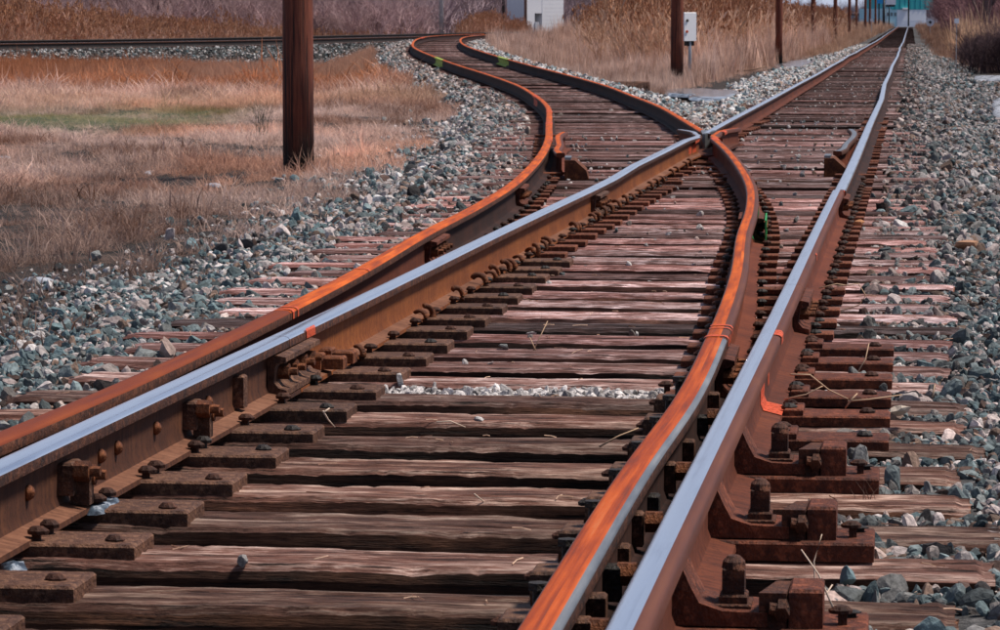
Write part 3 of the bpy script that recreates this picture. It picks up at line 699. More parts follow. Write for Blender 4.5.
def rock_mesh(seed):
    bm = bmesh.new(); bmesh.ops.create_icosphere(bm, subdivisions=2, radius=1); r = random.Random(seed); o = Vector((r.uniform(0, 99), seed, 3))
    planes = [Vector((r.gauss(0, 1), r.gauss(0, 1), r.gauss(0, 1))).normalized() for _ in range(11)]; hs = [r.uniform(.38, .75) for _ in planes]
    for v in bm.verts:
        p = v.co.copy()
        for nn, h in zip(planes, hs):
            d = p.dot(nn)
            if d > h: p -= nn*(d-h)
        v.co = p*(1.15+.10*noise.noise(p*2+o))
    me = bpy.data.meshes.new('stone'); bm.to_mesh(me); bm.free(); me.materials.append(M['stone']); return me
ROCKN = 12; ROCKS = proto_col('stone_shapes', [rock_mesh(k) for k in range(ROCKN)])
def inview(x, y, z=.3, m=190):
    px = 500+3400*x/y; return (px > -m) & (px < 1000+m)
def stone_cols(x, y, n, side):
    blue = rng.uniform(0, 1, n); tone = rng.normal(1, .28, n).clip(.35, 1.9)[:, None]
    pal = np.array([(.15, .225, .245), (.10, .15, .165), (.20, .265, .28), (.24, .25, .25), (.50, .43, .42), (.62, .58, .57), (.26, .18, .14), (.10, .06, .05), (.055, .055, .06)])
    near = 1/(1+np.exp((y-np.where(side > 0, 17, 17))/3.0))
    wn = np.array([.27, .20, .15, .08, .09, .09, .045, .035, .04]); wf = np.array([.07, .08, .08, .15, .22, .18, .12, .04, .06])
    W = near[:, None]*wn+(1-near)[:, None]*wf; W /= W.sum(1, keepdims=True); cw = W.cumsum(1)
    k = (rng.uniform(0, 1, n)[:, None] > cw).sum(1).clip(0, 8)
    c = pal[k]*tone; return np.clip(c, .01, .85)
WET = []
def spot(px, py, H=1.36):
    y = H*3400/(py-24)
    for _ in range(6): x = (px-500)/3400*y; y = (CZ-gz(x, y))*3400/(py-24)
    return (px-500)/3400*y, y
for (px, py, wp, hp) in [(706, 96, 66, 10), (802, 65.5, 54, 8), (990, 77, 44, 12), (1002, 107, 24, 24)]:
    x_, y_ = spot(px, py); WET.append((x_, y_, wp/2/3400*y_, hp/2/(py-24)*y_))
def in_wet(x, y):
    m = np.zeros(len(x), bool)
    for (a, b, c, d) in WET: m |= ((x-a-(y-b)*a/b)/c)**2+((y-b)/d)**2 < 1.0
    return m
# ballast
def ties_hit(x, y):    # rough test for lying above a tie, using real tie rows
    return None
TY = np.array(sorted([float(pos(xm, zm, 0.001, 0).y)] )) if False else None
tie_rows = []
for o in track.children:
    if o.name.split('.')[0] == 'tie' and o.get('kind') != 'stuff':
        tie_rows.append((o.location.x, o.location.y, o.rotation_euler.z, o.scale.x*(o.data.vertices[-1].co.x if False else 1), o.location.z))
tr = np.array([(a, b, c_) for a, b, c_, _, _ in tie_rows]); tr = tr[np.argsort(tr[:, 1]-tr[:, 0]*np.tan(tr[:, 2]))]
tc = tr[:, 1]-tr[:, 0]*np.tan(tr[:, 2])           # intercepts at x = 0
def tie_dist(x, y):
    q = y+SL*x; i = np.clip(np.searchsorted(tc, q), 1, len(tc)-1); return np.minimum(np.abs(q-tc[i]), np.abs(q-tc[i-1]))
def pts(n, y0, y1, a, b):
    u = rng.uniform(0, 1, n); y = y0+(y1-y0)*u; s = rng.uniform(a, b, n); return s, y
Ps = []
bands = [(5, 9, 1900, .0155), (9, 14, 2200, .0145), (14, 20, 1900, .0155), (20, 30, 950, .020), (30, 45, 620, .023), (45, 70, 330, .029), (70, 120, 130, .042), (120, 190, 50, .06)]
for (y0, y1, dens, r0) in bands:
    wx0 = -.147*y1*1.35-.3; wx1 = .147*y1*1.35+.3
    n = int(dens*(y1-y0)*(wx1-wx0)); x = rng.uniform(wx0, wx1, n); yv = rng.uniform(y0, y1, n)
    jit = np.abs(rng.normal(0, .38, n))*np.where(rng.uniform(0, 1, n) < .85, -1, 1.2); jit = np.where(x < xd(yv), jit, 0)
    k = inview(x, yv) & (ballast_mask(x+jit, yv) > .5) & ~in_wet(x, yv); x, yv = x[k], yv[k]
    dm = np.abs(x-xm(yv)); dd = np.abs(x-xd(yv))
    crib = (dm < 1.0) | ((dd < 1.0) & (yv < 186)) | ((x > xd(yv)) & (x < xm(yv)) & (yv < 37))
    tdist = tie_dist(x, yv); u = rng.uniform(0, 1, len(x))
    inext = (x > xd(yv)-1.45) & (x < xm(yv)+1.36) & (yv < 37) | (dm < 1.33)
    ontie = (tdist < .135) & inext
    # sparse in the near cribs, fuller further off
    pc = np.interp(yv, [5, 10.42, 10.5, 10.9, 11.0, 20, 30, 60], [.03, .04, 1.0, 1.0, .12, .30, .40, .32])
    pe = np.interp(yv, [5, 14, 30, 60], [1, 1, .8, .6])
    keep = np.where(ontie, u < np.interp(yv, [8, 12, 22, 30], [.0006, .003, .008, .02]), np.where(crib, u < pc, u < pe))
    nearrail = (np.minimum(np.minimum(np.abs(x-xm(yv)-.7525), np.abs(x-xm(yv)+.7525)), np.where(yv < 186, np.minimum(np.abs(x-xd(yv)-.7525), np.abs(x-xd(yv)+.7525)), 9)) < .09)
    keep &= ~nearrail
    x, yv, ontie, crib = x[keep], yv[keep], ontie[keep], crib[keep]
    n = len(x); r = r0*np.exp(rng.normal(0, .36, n)); r = np.clip(r, .008, .06); r = np.where(ontie, np.minimum(r, .02), r)
    z = ground(x, yv)
    zt = zm(yv)-.2; z = np.where(ontie & (np.abs(z-zt) < .4), zt+r*.35, z+r*rng.uniform(-.05, .75, n))
    z = np.where(crib & ~ontie, z+rng.uniform(0, .03, n), z)
    c = stone_cols(x, yv, n, np.sign(x-xm(yv))); du = np.clip(1.25-np.minimum(np.abs(x-xm(yv)), np.abs(x-xd(yv)))/1.5, 0, .6)[:, None]*rng.uniform(0, 1, (n, 1)); c = c*(1-du)+du*c.mean(1, keepdims=True)*np.array([1.15, .68, .5])
    topz = np.where((np.abs(x-xd(yv)) < 1.0) & (yv < 186) & (yv > 37), zd(yv), zm(yv))-.2
    lim = (crib & ~ontie) & (rng.uniform(0, 1, n) > np.interp(yv, [15, 30], [.05, .16])); z = np.where(lim, np.minimum(z, topz-r*.9-.012), z)
    fl = (ontie | (crib & ~lim)) & (rng.uniform(0, 1, n) < .6); c[fl] = rng.uniform(.3, .7, (fl.sum(), 1))*np.array([1, .95, .93])
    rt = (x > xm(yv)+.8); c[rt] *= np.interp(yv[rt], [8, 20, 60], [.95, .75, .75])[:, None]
    wcrib = crib & (yv > 10.45) & (yv < 10.95) & ~ontie; c[wcrib] = np.clip(rng.uniform(.25, .95, (wcrib.sum(), 1))*np.array([1, .94, .92]), 0, 1); r = np.where(wcrib, np.clip(r, .012, .020), r); z = np.where(wcrib, zm(yv)-.2-.03+rng.uniform(0, .02, n), z)
    mw = (yv > 34) & (x > xd(yv)+1) & (x < xm(yv)-1); c[mw] = np.clip(c[mw]*1.6, 0, .8)
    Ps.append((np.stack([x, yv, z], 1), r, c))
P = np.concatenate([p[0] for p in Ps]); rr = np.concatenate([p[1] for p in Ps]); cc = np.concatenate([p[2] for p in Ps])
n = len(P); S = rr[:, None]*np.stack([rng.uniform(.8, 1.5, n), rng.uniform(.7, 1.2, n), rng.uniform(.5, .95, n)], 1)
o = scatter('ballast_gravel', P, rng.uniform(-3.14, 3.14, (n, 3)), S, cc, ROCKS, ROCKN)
o['label'] = 'crushed stone ballast, blue grey and white, around the tracks'; o['category'] = 'gravel'
print('ballast', n)
# embankment stones
n = 130000; yv = rng.uniform(78, 190, n); s_ = (xf(yv+.1)-xf(yv-.1))/.2; d = rng.choice([-1, 1], n)*rng.uniform(1.42, 4.9, n); x = xf(yv)+d*np.sqrt(1+s_**2)
k = inview(x, yv) & (x < 1.0); x, yv = x[k], yv[k]; n = len(x); r = .036*np.exp(rng.normal(0, .35, n)); z = ground(x, yv)+r*.3
c = np.where(rng.uniform(0, 1, (n, 1)) < .13, rng.uniform(.35, .75, (n, 1)), rng.uniform(.03, .12, (n, 1)))*np.array([1, 1.0, .98])
o = scatter('embankment_gravel', np.stack([x, yv, z], 1), rng.uniform(-3, 3, (n, 3)), r[:, None]*np.array([[1.3, 1.1, .8]])*np.ones((n, 1)), c, ROCKS, ROCKN)
o['label'] = 'dark stone bank with white flecks under the background track'; o['category'] = 'gravel'

# ------------------------------------------------------------------ grass, reeds, brush
def tuft(seed, nb=20, spread=.6, bend=.9, wd=.020, lie=.5):
    r = random.Random(seed); m = MB()
    for _ in range(nb):
        a = r.uniform(0, 6.28); b = r.uniform(0, spread); x0, y0 = b*math.cos(a), b*math.sin(a); h = r.uniform(.45, 1.0); la = r.uniform(0, 6.28); ln = r.uniform(.05, bend)
        dx, dy = math.cos(la)*ln, math.sin(la)*ln; px, py = -math.sin(a+1)*wd, math.cos(a+1)*wd
        if r.random() < lie: h *= .4; dx *= 1.8; dy *= 1.8
        V = [(x0-px, y0-py, 0), (x0+px, y0+py, 0), (x0+dx*.35+px*.8, y0+dy*.35+py*.8, h*.6), (x0+dx*.35-px*.8, y0+dy*.35-py*.8, h*.6), (x0+dx, y0+dy, h)]
        m.add(V, [(0, 1, 2, 3), (3, 2, 4)])
    return mesh('tuft', m.V, m.F, [M['grass']])
TUFT = proto_col('grass_tufts', [tuft(k) for k in range(8)]); 
TALL = proto_col('tall_grass', [tuft(30+k, 22, .45, .28, .013, .05) for k in range(6)])
def reed(seed):
    r = random.Random(seed); m = MB()
    for _ in range(11):
        x0, y0 = r.gauss(0, .30), r.gauss(0, .30); h = r.uniform(.72, 1.05); lx, ly = r.gauss(0, .07), r.gauss(0, .07); t = .0062
        a = r.uniform(0, 3.14); px, py = math.cos(a)*t, math.sin(a)*t
        top = (x0+lx, y0+ly, h)
        m.add([(x0-px, y0-py, 0), (x0+px, y0+py, 0), (top[0]+px*.5, top[1]+py*.5, h), (top[0]-px*.5, top[1]-py*.5, h)], [(0, 1, 2, 3)], 0)
        m.add([(x0-py, y0+px, 0), (x0+py, y0-px, 0), (top[0]+py*.5, top[1]-px*.5, h), (top[0]-py*.5, top[1]+px*.5, h)], [(0, 1, 2, 3)], 0)
        for _l in range(5):
            f = r.uniform(.15, .8); la = r.uniform(0, 6.28); ll = r.uniform(.10, .22); bx, by, bz = x0+lx*f, y0+ly*f, h*f
            m.add([(bx, by, bz-.004), (bx, by, bz+.004), (bx+math.cos(la)*ll*.25, by+math.sin(la)*ll*.25, bz+ll*.6), (bx+math.cos(la)*ll*.55, by+math.sin(la)*ll*.55, bz+ll*.75)], [(0, 1, 2), (0, 2, 3)], 0)
        if r.random() < .8:
            for _p in range(12):
                f = r.uniform(-.11, .05); s = .018*(1-abs(f)*3)+.006; ax = r.uniform(0, 6.28); ex = r.uniform(.01, .035)
                cx_, cy_, cz_ = top[0]+math.cos(ax)*s+.02, top[1]+math.sin(ax)*s, h+f
                m.add([(cx_, cy_, cz_-.02), (cx_+math.cos(ax)*ex, cy_+math.sin(ax)*ex, cz_+.005), (cx_, cy_, cz_+.035)], [(0, 1, 2)], 1)
                m.add([(cx_, cy_, cz_-.02), (cx_-math.sin(ax)*ex, cy_+math.cos(ax)*ex, cz_+.005), (cx_, cy_, cz_+.035)], [(0, 1, 2)], 1)
    return mesh('reed', m.V, m.F, [M['grass'], M['plume_fix']], m.M)
t = NT('reed_plume_orange'); v = t.coord('Object'); a = t.noise(v, 4, 3); t.base(t.ramp(a, [(.3, (.46, .20, .10)), (.7, (.88, .46, .26))]), .95); M['plume_fix'] = t.m
REED = proto_col('reed_clumps', [reed(60+k) for k in range(7)])
def bcol0(n): t = rng.uniform(0, 1, (n, 1)); return np.array([.25, .14, .09])*(1-t)+np.array([.70, .52, .40])*t
def go_grass(name, x, y, h0, hs, colfn, protos, npro, label, wide=.8, sink=.02):
    kw = ~in_wet(x, y); h0 = h0[kw] if hasattr(h0, '__len__') else h0; x, y = x[kw], y[kw]; n = len(x); z = ground(x, y)-sink; h = h0*np.exp(rng.normal(0, hs, n))
    rot = np.stack([rng.normal(0, .12, n), rng.normal(0, .12, n), rng.uniform(0, 6.28, n)], 1)
    o = scatter(name, np.stack([x, y, z], 1), rot, np.stack([h*wide, h*wide, h], 1), colfn(x, y, n), protos, npro)
    o['label'] = label; o['category'] = 'grass'; return o
_lat = np.random.default_rng(99).uniform(-1, 1, (256, 256))
def vnoise(x, y, s, seed=0):
    u = np.asarray(x)*s+seed*17.3+400; v = np.asarray(y)*s+seed*5.1+400; i = np.floor(u).astype(int); j = np.floor(v).astype(int); fu = u-i; fv = v-j
    fu = fu*fu*(3-2*fu); fv = fv*fv*(3-2*fv); L = lambda a, b: _lat[a % 256, b % 256]
    return (L(i, j)*(1-fu)+L(i+1, j)*fu)*(1-fv)+(L(i, j+1)*(1-fu)+L(i+1, j+1)*fu)*fv
def fnoise(x, y, s, seed=0):
    return (np.sin(x*s*1.3+seed)*np.sin(y*s*.9+seed*2)+np.sin((x+y)*s*.7+seed*3)*.7+np.sin((x-y*.6)*s*2.1+seed)*.5)/2.2
def field(n, y0, y1, pxa, pxb, power=1.6):
    u = rng.uniform(0, 1, n); y = (y0**power+(y1**power-y0**power)*u)**(1/power); px = rng.uniform(pxa, pxb, n); return (px-500)/3400*y, y
# left dry field
def straw(x, y, n):
    f = 1.1*vnoise(x, y*.4, .9, 1)+.6*vnoise(x, y*.6, 3.1, 2)+rng.normal(0, .4, n); t = np.clip(.5+f*.35, 0, 1)[:, None]
    a = np.array([.17, .08, .05]); b = np.array([.86, .63, .54]); c = a+(b-a)*t
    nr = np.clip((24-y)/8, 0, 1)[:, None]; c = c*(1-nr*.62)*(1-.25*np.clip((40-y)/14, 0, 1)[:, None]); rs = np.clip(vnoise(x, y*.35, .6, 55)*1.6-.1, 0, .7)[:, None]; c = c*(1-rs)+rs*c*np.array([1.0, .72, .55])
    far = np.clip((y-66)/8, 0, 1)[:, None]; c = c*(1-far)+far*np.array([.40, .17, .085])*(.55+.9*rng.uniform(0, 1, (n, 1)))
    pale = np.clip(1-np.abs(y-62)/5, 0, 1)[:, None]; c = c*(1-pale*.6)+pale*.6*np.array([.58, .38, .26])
    g = (green_mask(x, y)*np.clip(.8+.8*fnoise(x, y, 1.1, 31), 0, 1))[:, None]; gc = np.array([.24, .24, .085])*(.7+.6*rng.uniform(0, 1, (n, 1))); c = c*(1-g*.7)+gc*g*.7; return c
x, y = field(100000, 12, 78, -160, 640, 1.7); bmk = ballast_mask(x, y); dn = fnoise(x, y, 1.4, 5)
k = (bmk < .5) & (x < xd(y)) & ~((y < 32) & (vnoise(x, y*.6, 2.2, 21)+.6*vnoise(x, y*.6, 5, 3) < np.interp(y, [14, 24, 32], [.15, .0, -.5])) & (rng.uniform(0, 1, len(x)) < .93)) 
k &= ~((y < 60) & (vnoise(x, y*.5, 1.4, 12)+.5*vnoise(x, y*.5, 3.7, 4) < -.35) & (rng.uniform(0, 1, len(x)) < .85))

x, y = x[k], y[k]; h = (1+.35*vnoise(x, y*.5, 1.1, 40))*np.interp(y, [12, 22, 45, 50, 58, 64, 78], [.085, .10, .10, .075, .12, .17, .26])*(1-.4*green_mask(x, y))
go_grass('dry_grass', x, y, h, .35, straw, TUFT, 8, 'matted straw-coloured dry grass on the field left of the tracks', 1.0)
# patches creeping onto the stones
x, y = field(7000, 12, 60, -100, 620, 1.8); k = (ballast_mask(x, y) > .5) & (x < xd(y)-1.9) & (rng.uniform(0, 1, len(x)) < .5) & (fnoise(x, y, 2.0, 9) > .05); x, y = x[k], y[k]
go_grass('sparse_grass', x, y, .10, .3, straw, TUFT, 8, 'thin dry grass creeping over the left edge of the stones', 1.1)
# orange grass below the embankment
x, y = field(24000, 76, 106, -160, 560, 1.5); k = (ballast_mask(x, y) < .5) & (x < xd(y)-1.8); x, y = x[k], y[k]
def orange(x, y, n):
    t = np.clip(.5+.3*fnoise(x, y, .35, 3)+rng.normal(0, .2, n), 0, 1)[:, None]; lf = np.clip((x+12)/5, 0, 1)[:, None]
    return (np.array([.28, .10, .045])*(1-t)+np.array([.50, .22, .11])*t)*(1-lf*.5)+lf*.5*np.array([.50, .33, .25])
go_grass('orange_grass', x, y, np.interp(x, [-16, -5, -2], [.42, .30, .20]), .25, orange, TALL, 6, 'band of short orange dry grass below the background embankment', .8)
# tall pale grass and reeds between the two tracks
x, y = field(30000, 48, 210, 440, 905, 1.25); lo = xd(np.minimum(y, 186))+1.9+.35*fnoise(x, y, .8, 2); hi = xm(y)-np.interp(y, [45, 60, 80, 130, 220], [3.6, 3.6, 3.4, 3.2, 2.8])+.3*fnoise(x, y, .9, 4)
mid = (x > lo) & (x < hi); pol = .1205*y-5.3
k = mid; x, y = x[k], y[k]
def pale(x, y, n):
    t = np.clip(.5+.35*fnoise(x, y, .5, 6)+rng.normal(0, .25, n), 0, 1)[:, None]; return np.array([.30, .16, .11])*(1-t)+np.array([.80, .58, .47])*t
px = 500+3400*x/y; hh = np.interp(y, [48, 66, 80, 100, 210], [.12, .20, .45, .85, 1.15])*np.interp(px, [500, 600, 680], [.55, .68, 1.0])
hh = np.where(x > .1205*y-5.0, np.minimum(hh, np.clip((hi[k]-x)*.5, .12, 1)), hh)
go_grass('tall_pale_grass', x, y, hh, .25, pale, TALL, 6, 'tall pale winter grass between the two tracks', .62)
x, y = field(9000, 95, 330, 560, 903, 1.1); hi = xm(y)-np.interp(y, [95, 200, 330], [5.6, 5.2, 5.0])+.5*fnoise(x, y, .3, 8); px = 500+3400*x/y
k = (x > np.where(y < 186, xd(y)+4.4, 5)) & (x < hi) & (rng.uniform(0, 1, len(x)) < np.interp(px, [560, 640, 700, 900], [0, .35, 1, 1])) & (px > 590) & ((px > 630) | (y > 130)); x, y = x[k], y[k]
def reedc(x, y, n):
    t = rng.uniform(0, 1, n)[:, None]; return np.array([.42, .24, .15])*(1-t)+np.array([.75, .52, .38])*t
px = 500+3400*x/y
go_grass('reeds', x, y, np.interp(px, [560, 640, 760, 830, 900], [1.75, 2.3, 2.15, 2.1, 2.3]), .10, reedc, REED, 7, 'tall tan reeds with orange plumes beside the straight track', .75)
m = MB(); m.tube([(-.5, 0, .03), (0, .06, .05), (.5, 0, .02)], .03, 3)
BITS = proto_col('straw_bits', [mesh('straw_bit', m.V, m.F, [M['grass']])])
n = 900; y = rng.uniform(6, 24, n); x = xm(y)+rng.uniform(-1.6, 1.6, n); k = np.abs(np.abs(x-xm(y))-.75) > .1; x, y = x[k], y[k]; n = len(x)
on = tie_dist(x, y) < .10; z = np.where(on, zm(y)-.197, ground(x, y)+.01); l = np.exp(rng.normal(-3.3, .5, n))
o = scatter('straw_litter', np.stack([x, y, z], 1), np.stack([rng.normal(0, .1, n), rng.normal(0, .1, n), rng.uniform(0, 6.28, n)], 1), np.stack([l, np.full(n, .05), np.full(n, .05)], 1), bcol0(n), BITS, 1)
o['label'] = 'bits of straw and chips scattered over the ties'; o['category'] = 'litter'
x = np.array([(px-500)/3400*yy for px, yy in [(325, 10.2), (545, 13.4), (560, 8.0), (380, 7.3), (490, 12.1), (455, 9.0), (790, 9.8), (830, 12.5), (870, 8.2)]]); y = np.array([10.2, 13.4, 8.0, 7.3, 12.1, 9.0, 9.8, 12.5, 8.2])
go_grass('crib_grass', np.repeat(x, 4)+rng.normal(0, .04, 36), np.repeat(y, 4)+rng.normal(0, .03, 36), .10, .3, straw, TUFT, 8, 'wisps of dry grass growing between the ties', .5)
# reeds behind the embankment track on the left
x, y = field(9000, 128, 215, -160, 420, 1.2); px = 500+3400*x/y
k = (x < xf(y)-3.6*1.12) & (fnoise(x, y, .12, 4)+np.interp(px, [0, 120, 240, 330, 420], [.9, .7, .55, -.2, -.45])+rng.normal(0, .2, len(x)) > .1); x, y = x[k], y[k]; px = px[k]
def reedl(x, y, n):
    t = rng.uniform(0, 1, n)[:, None]; return np.array([.34, .18, .12])*(1-t)+np.array([.66, .42, .31])*t
go_grass('far_reeds', x, y, np.interp(px, [0, 120, 300], [1.75, 1.45, 1.0]), .16, reedl, REED, 7, 'orange and tan reeds behind the background track on the left', .8)
x, y = field(1500, 178, 235, 465, 520, 1.2); go_grass('far_reeds', x, y, 1.1, .12, reedl, REED, 7, 'small orange reed patch left of the white shed', .8)

def shrub(seed, n0=9, depth=4, h=1.0, spread=.55, r0=.014, gnarl=.25):
    r = random.Random(seed); m = MB()
    def grow(p, d, ln, rad, lev):
        q = p+d*ln; mid = p+d*ln*.5+Vector((r.gauss(0, 1), r.gauss(0, 1), r.gauss(0, .5)))*ln*.07
        V = []; 
        for (c, rr_) in ((p, rad), (mid, rad*.8), (q, rad*.55)):
            a = d.orthogonal().normalized(); b = d.cross(a)
            for k in range(3): an = k*2.094; V.append(c+(a*math.cos(an)+b*math.sin(an))*rr_)
        m.add(V, [(0, 1, 4, 3), (1, 2, 5, 4), (2, 0, 3, 5), (3, 4, 7, 6), (4, 5, 8, 7), (5, 3, 6, 8)])
        if lev <= 0: return
        for _ in range(r.randint(2, 4)):
            f = r.uniform(.35, 1); nd = (d+Vector((r.gauss(0, 1), r.gauss(0, 1), r.gauss(.15, .7)))*spread).normalized()
            grow(p+(q-p)*f, nd, ln*r.uniform(.5, .8), rad*.55, lev-1)
    for _ in range(n0):
        a = r.uniform(0, 6.28); b = r.uniform(0, gnarl); d = Vector((math.cos(a)*r.uniform(0, .6), math.sin(a)*r.uniform(0, .6), 1)).normalized()
        grow(Vector((math.cos(a)*b, math.sin(a)*b, -.02)), d, h*r.uniform(.28, .48), r0, depth)
    return mesh('shrub', m.V, m.F, [M['twig']])
SHR = proto_col('bare_shrubs', [shrub(80+k, 7, 4, 1.0, .5, .011) for k in range(6)])
def brush(name, x, y, hgt, col, label, wide=.9):
    n = len(x); z = ground(x, y)-.05; h = hgt*np.exp(rng.normal(0, .16, n))
    o = scatter(name, np.stack([x, y, z], 1), np.stack([rng.normal(0, .05, n), rng.normal(0, .05, n), rng.uniform(0, 6.28, n)], 1), np.stack([h*wide, h*wide, h], 1), col, SHR, 6)
    o['label'] = label; o['category'] = 'brush'; return o
def bcol(n, a, b): t = rng.uniform(0, 1, (n, 1)); return np.array(a)*(1-t)+np.array(b)*t
x, y = field(2600, 190, 420, -200, 780, 1.3); px = 500+3400*x/y
k = (x < np.interp(y, [190, 420], [2, 12])) | (y > 300); k &= ~((px > 455) & (px < 600) & (y < 275)); x, y, px = x[k], y[k], px[k]
hh = np.interp(px, [0, 200, 420, 640, 700, 780], [5.0, 5.5, 5.5, 4.6, 3.2, 2.4])
brush('far_brush', x, y, hh, bcol(len(x), (.17, .11, .11), (.42, .32, .35)), 'purplish grey leafless brush filling the background', .9)
x, y = field(420, 168, 200, -60, 415, 1.2); k = x < xf(y)-4; x, y = x[k], y[k]
brush('far_brush', x, y, 3.2, bcol(len(x), (.22, .14, .13), (.52, .36, .36)), 'lower brown scrub behind the background track', 1.0)
# right hand thicket
n = 900; y = rng.uniform(110, 420, n)**1.0; s_ = rng.uniform(0, 1, n); x = xm(y)+np.interp(y, [110, 150, 250, 420], [6.5, 6.0, 5.5, 6.0])+s_*14
brush('right_thicket', x, y, np.interp(y, [110, 160, 420], [2.4, 4.2, 7]), bcol(n, (.13, .065, .07), (.36, .20, .21)), 'dense purplish brown thicket along the right edge of the view', .85)
n = 700; y = rng.uniform(95, 170, n); x = xm(y)+np.interp(y, [95, 170], [4.5, 3.2])+rng.uniform(0, 5, n)
px = 500+3400*x/y
go_grass('right_tall_grass', x, y, np.interp(px, [930, 960, 1000], [.7, 1.7, 1.3]), .2, lambda a, b, n: bcol(n, (.44, .26, .16), (.80, .56, .38)), TALL, 6, 'clump of tan tall grass before the right thicket', .6)
n = 9000; y = rng.uniform(66, 560, n); x = xm(y)+np.interp(y, [66, 100, 150, 560], [4.0, 2.9, 1.9, 1.8])+rng.exponential(1.6, n)+rng.uniform(0, 1, n)*np.interp(y, [60, 560], [1, 10])
go_grass('verge_grass', x, y, np.interp(y, [66, 200, 560], [.22, .35, .7]), .3, lambda a, b, n: bcol(n, (.16, .08, .055), (.44, .27, .19)), TALL, 6, 'low brown grass on the right verge of the straight track', .9)
n = 7000; y = rng.uniform(150, 560, n); x = xm(y)-np.interp(y, [150, 560], [2.0, 1.8])-rng.exponential(1.2, n)-rng.uniform(0, 1, n)*np.interp(y, [150, 560], [1, 5])
go_grass('verge_grass', x, y, np.interp(y, [150, 560], [.3, .9]), .3, lambda a, b, n: bcol(n, (.26, .14, .09), (.58, .38, .27)), TALL, 6, 'low tan grass on the left verge of the straight track, far off', .9)
n = 90; y = rng.uniform(97, 122, n); x = (rng.uniform(968, 1040, n)-500)/3400*y
brush('dark_scrub', x, y, 1.35, bcol(n, (.05, .03, .035), (.13, .08, .085)), 'dark low scrub at the right edge beyond the snow', 1.1)

# individual bushes and bare trees
def own_shrub(name, label, cat, px, y, h, seed, cols, n0=7, depth=4, spread=.5, r0=.012, wide=.8):
    me = shrub(seed, n0, depth, 1.0, spread, r0); me.materials[0] = plain('bark_'+str(seed), cols, .9, var=.3)
    x = (px-500)/3400*y; o = obj(name, me, loc=(x, y, gz(x, y)-.03)); o.scale = (h*wide, h*wide, h); tag(o, label, cat)
own_shrub('bare_bush', 'small grey-green leafless bush left of the nearest pole', 'bush', 262, 43, .75, 301, (.085, .085, .06), 9, 4, .6, .010, .45)
def bare_tree(label, px, y, h, seed, c):
    r = random.Random(seed); x = (px-500)/3400*y; z = gz(x, y); root = thing('bare_tree', label, 'tree', (x, y, z))
    mt = plain('tree_bark_'+str(seed), c, .9, var=.3)
    m = MB(); P = [(0, 0, -.1), (r.uniform(-.1, .1), 0, h*.25), (r.uniform(-.2, .2), 0, h*.5), (r.uniform(-.3, .3), 0, h*.95)]
    m.tube(P, [.13, .10, .07, .02], 7); obj('trunk', m.me('trunk', [mt], True), root)
    m = shrub(seed+1, 8, 4, 1.0, .42, .016, .02); m.materials[0] = mt
    o = obj('crown', m, root, loc=(P[1][0], 0, h*.18)); o.scale = (h*.6, h*.6, h*.85)
bare_tree('forked leafless tree above the orange reeds on the far left', 158, 176, 7, 401, (.10, .06, .06))
bare_tree('slim leafless tree between the forked tree and the near pole', 222, 190, 7.5, 402, (.16, .12, .13))
bare_tree('pale leafless tree just right of the nearest pole in the brush', 345, 200, 7, 403, (.16, .11, .12))
bare_tree('leafless tree rising from the right hand thicket', 985, 170, 8, 404, (.15, .10, .10))
bare_tree('dark leafless tree right of the white shed', 618, 215, 6.5, 405, (.10, .06, .07))

# ------------------------------------------------------------------ poles
def pole_mat(name, dark_h):
    t = NT(name); v = t.coord('Object', (22, 22, 1.6)); a = t.noise(v, 1, 5, .65); vb = t.coord('Object', (60, 60, 3)); b = t.noise(vb, 1, 3, .6)
    f = t.math('ADD', t.math('MULTIPLY', a, .6), t.math('MULTIPLY', b, .4))
    c = t.ramp(f, [(.32, (.06, .014, .008)), (.5, (.22, .050, .024)), (.68, (.42, .115, .055))])
    vc = t.coord('Object', (34, 34, .55)); ck = t.noise(vc, 1, 3, .6); cr = t.ramp(ck, [(.36, G(0)), (.42, G(1))]); c = t.mix(cr, (.02, .007, .005), c); f = t.math('ADD', f, t.math('MULTIPLY', cr, .8))
    s = t.n('SeparateXYZ'); t.l(t.coord('Object'), s.inputs[0]); ns = t.noise(t.coord('Object', (8, 8, 3)), 1, 4)
    zz = t.math('ADD', s.outputs[2], t.math('MULTIPLY', ns, -.5)); k = t.ramp(zz, [(0.02, G(1)), (dark_h, G(0))])
    t.base(t.mix(k, c, (.012, .010, .012)), .85); t.bump(f, .8, .02); return t.m
M['pole'] = pole_mat('creosoted_pole', .42)
POLES = [(298.5, 33, .152, 'nearest thick red-brown utility pole standing in the dry grass at left'),
         (676.5, 78, .150, 'second utility pole, beside the small white marker board'),
         (778, 125, .135, 'third utility pole, darker, standing by the ice beside the reeds'),
         (812, 186, .14, 'dark pole top rising behind the reeds right of the third pole'),
         (834, 240, .15, 'reddish pole standing in the tall reeds at centre right'),
         (848, 295, .14, 'first pole after the reddish one in the far row'),
         (855, 345, .14, 'pole in the middle of the far row beside the track'),
         (864, 395, .16, 'pole left of the blue sign in the far row'),
         (868.5, 430, .16, 'pole nearest the blue sign in the far row'),
         (874, 470, .15, 'last and farthest pole of the row beside the track')]
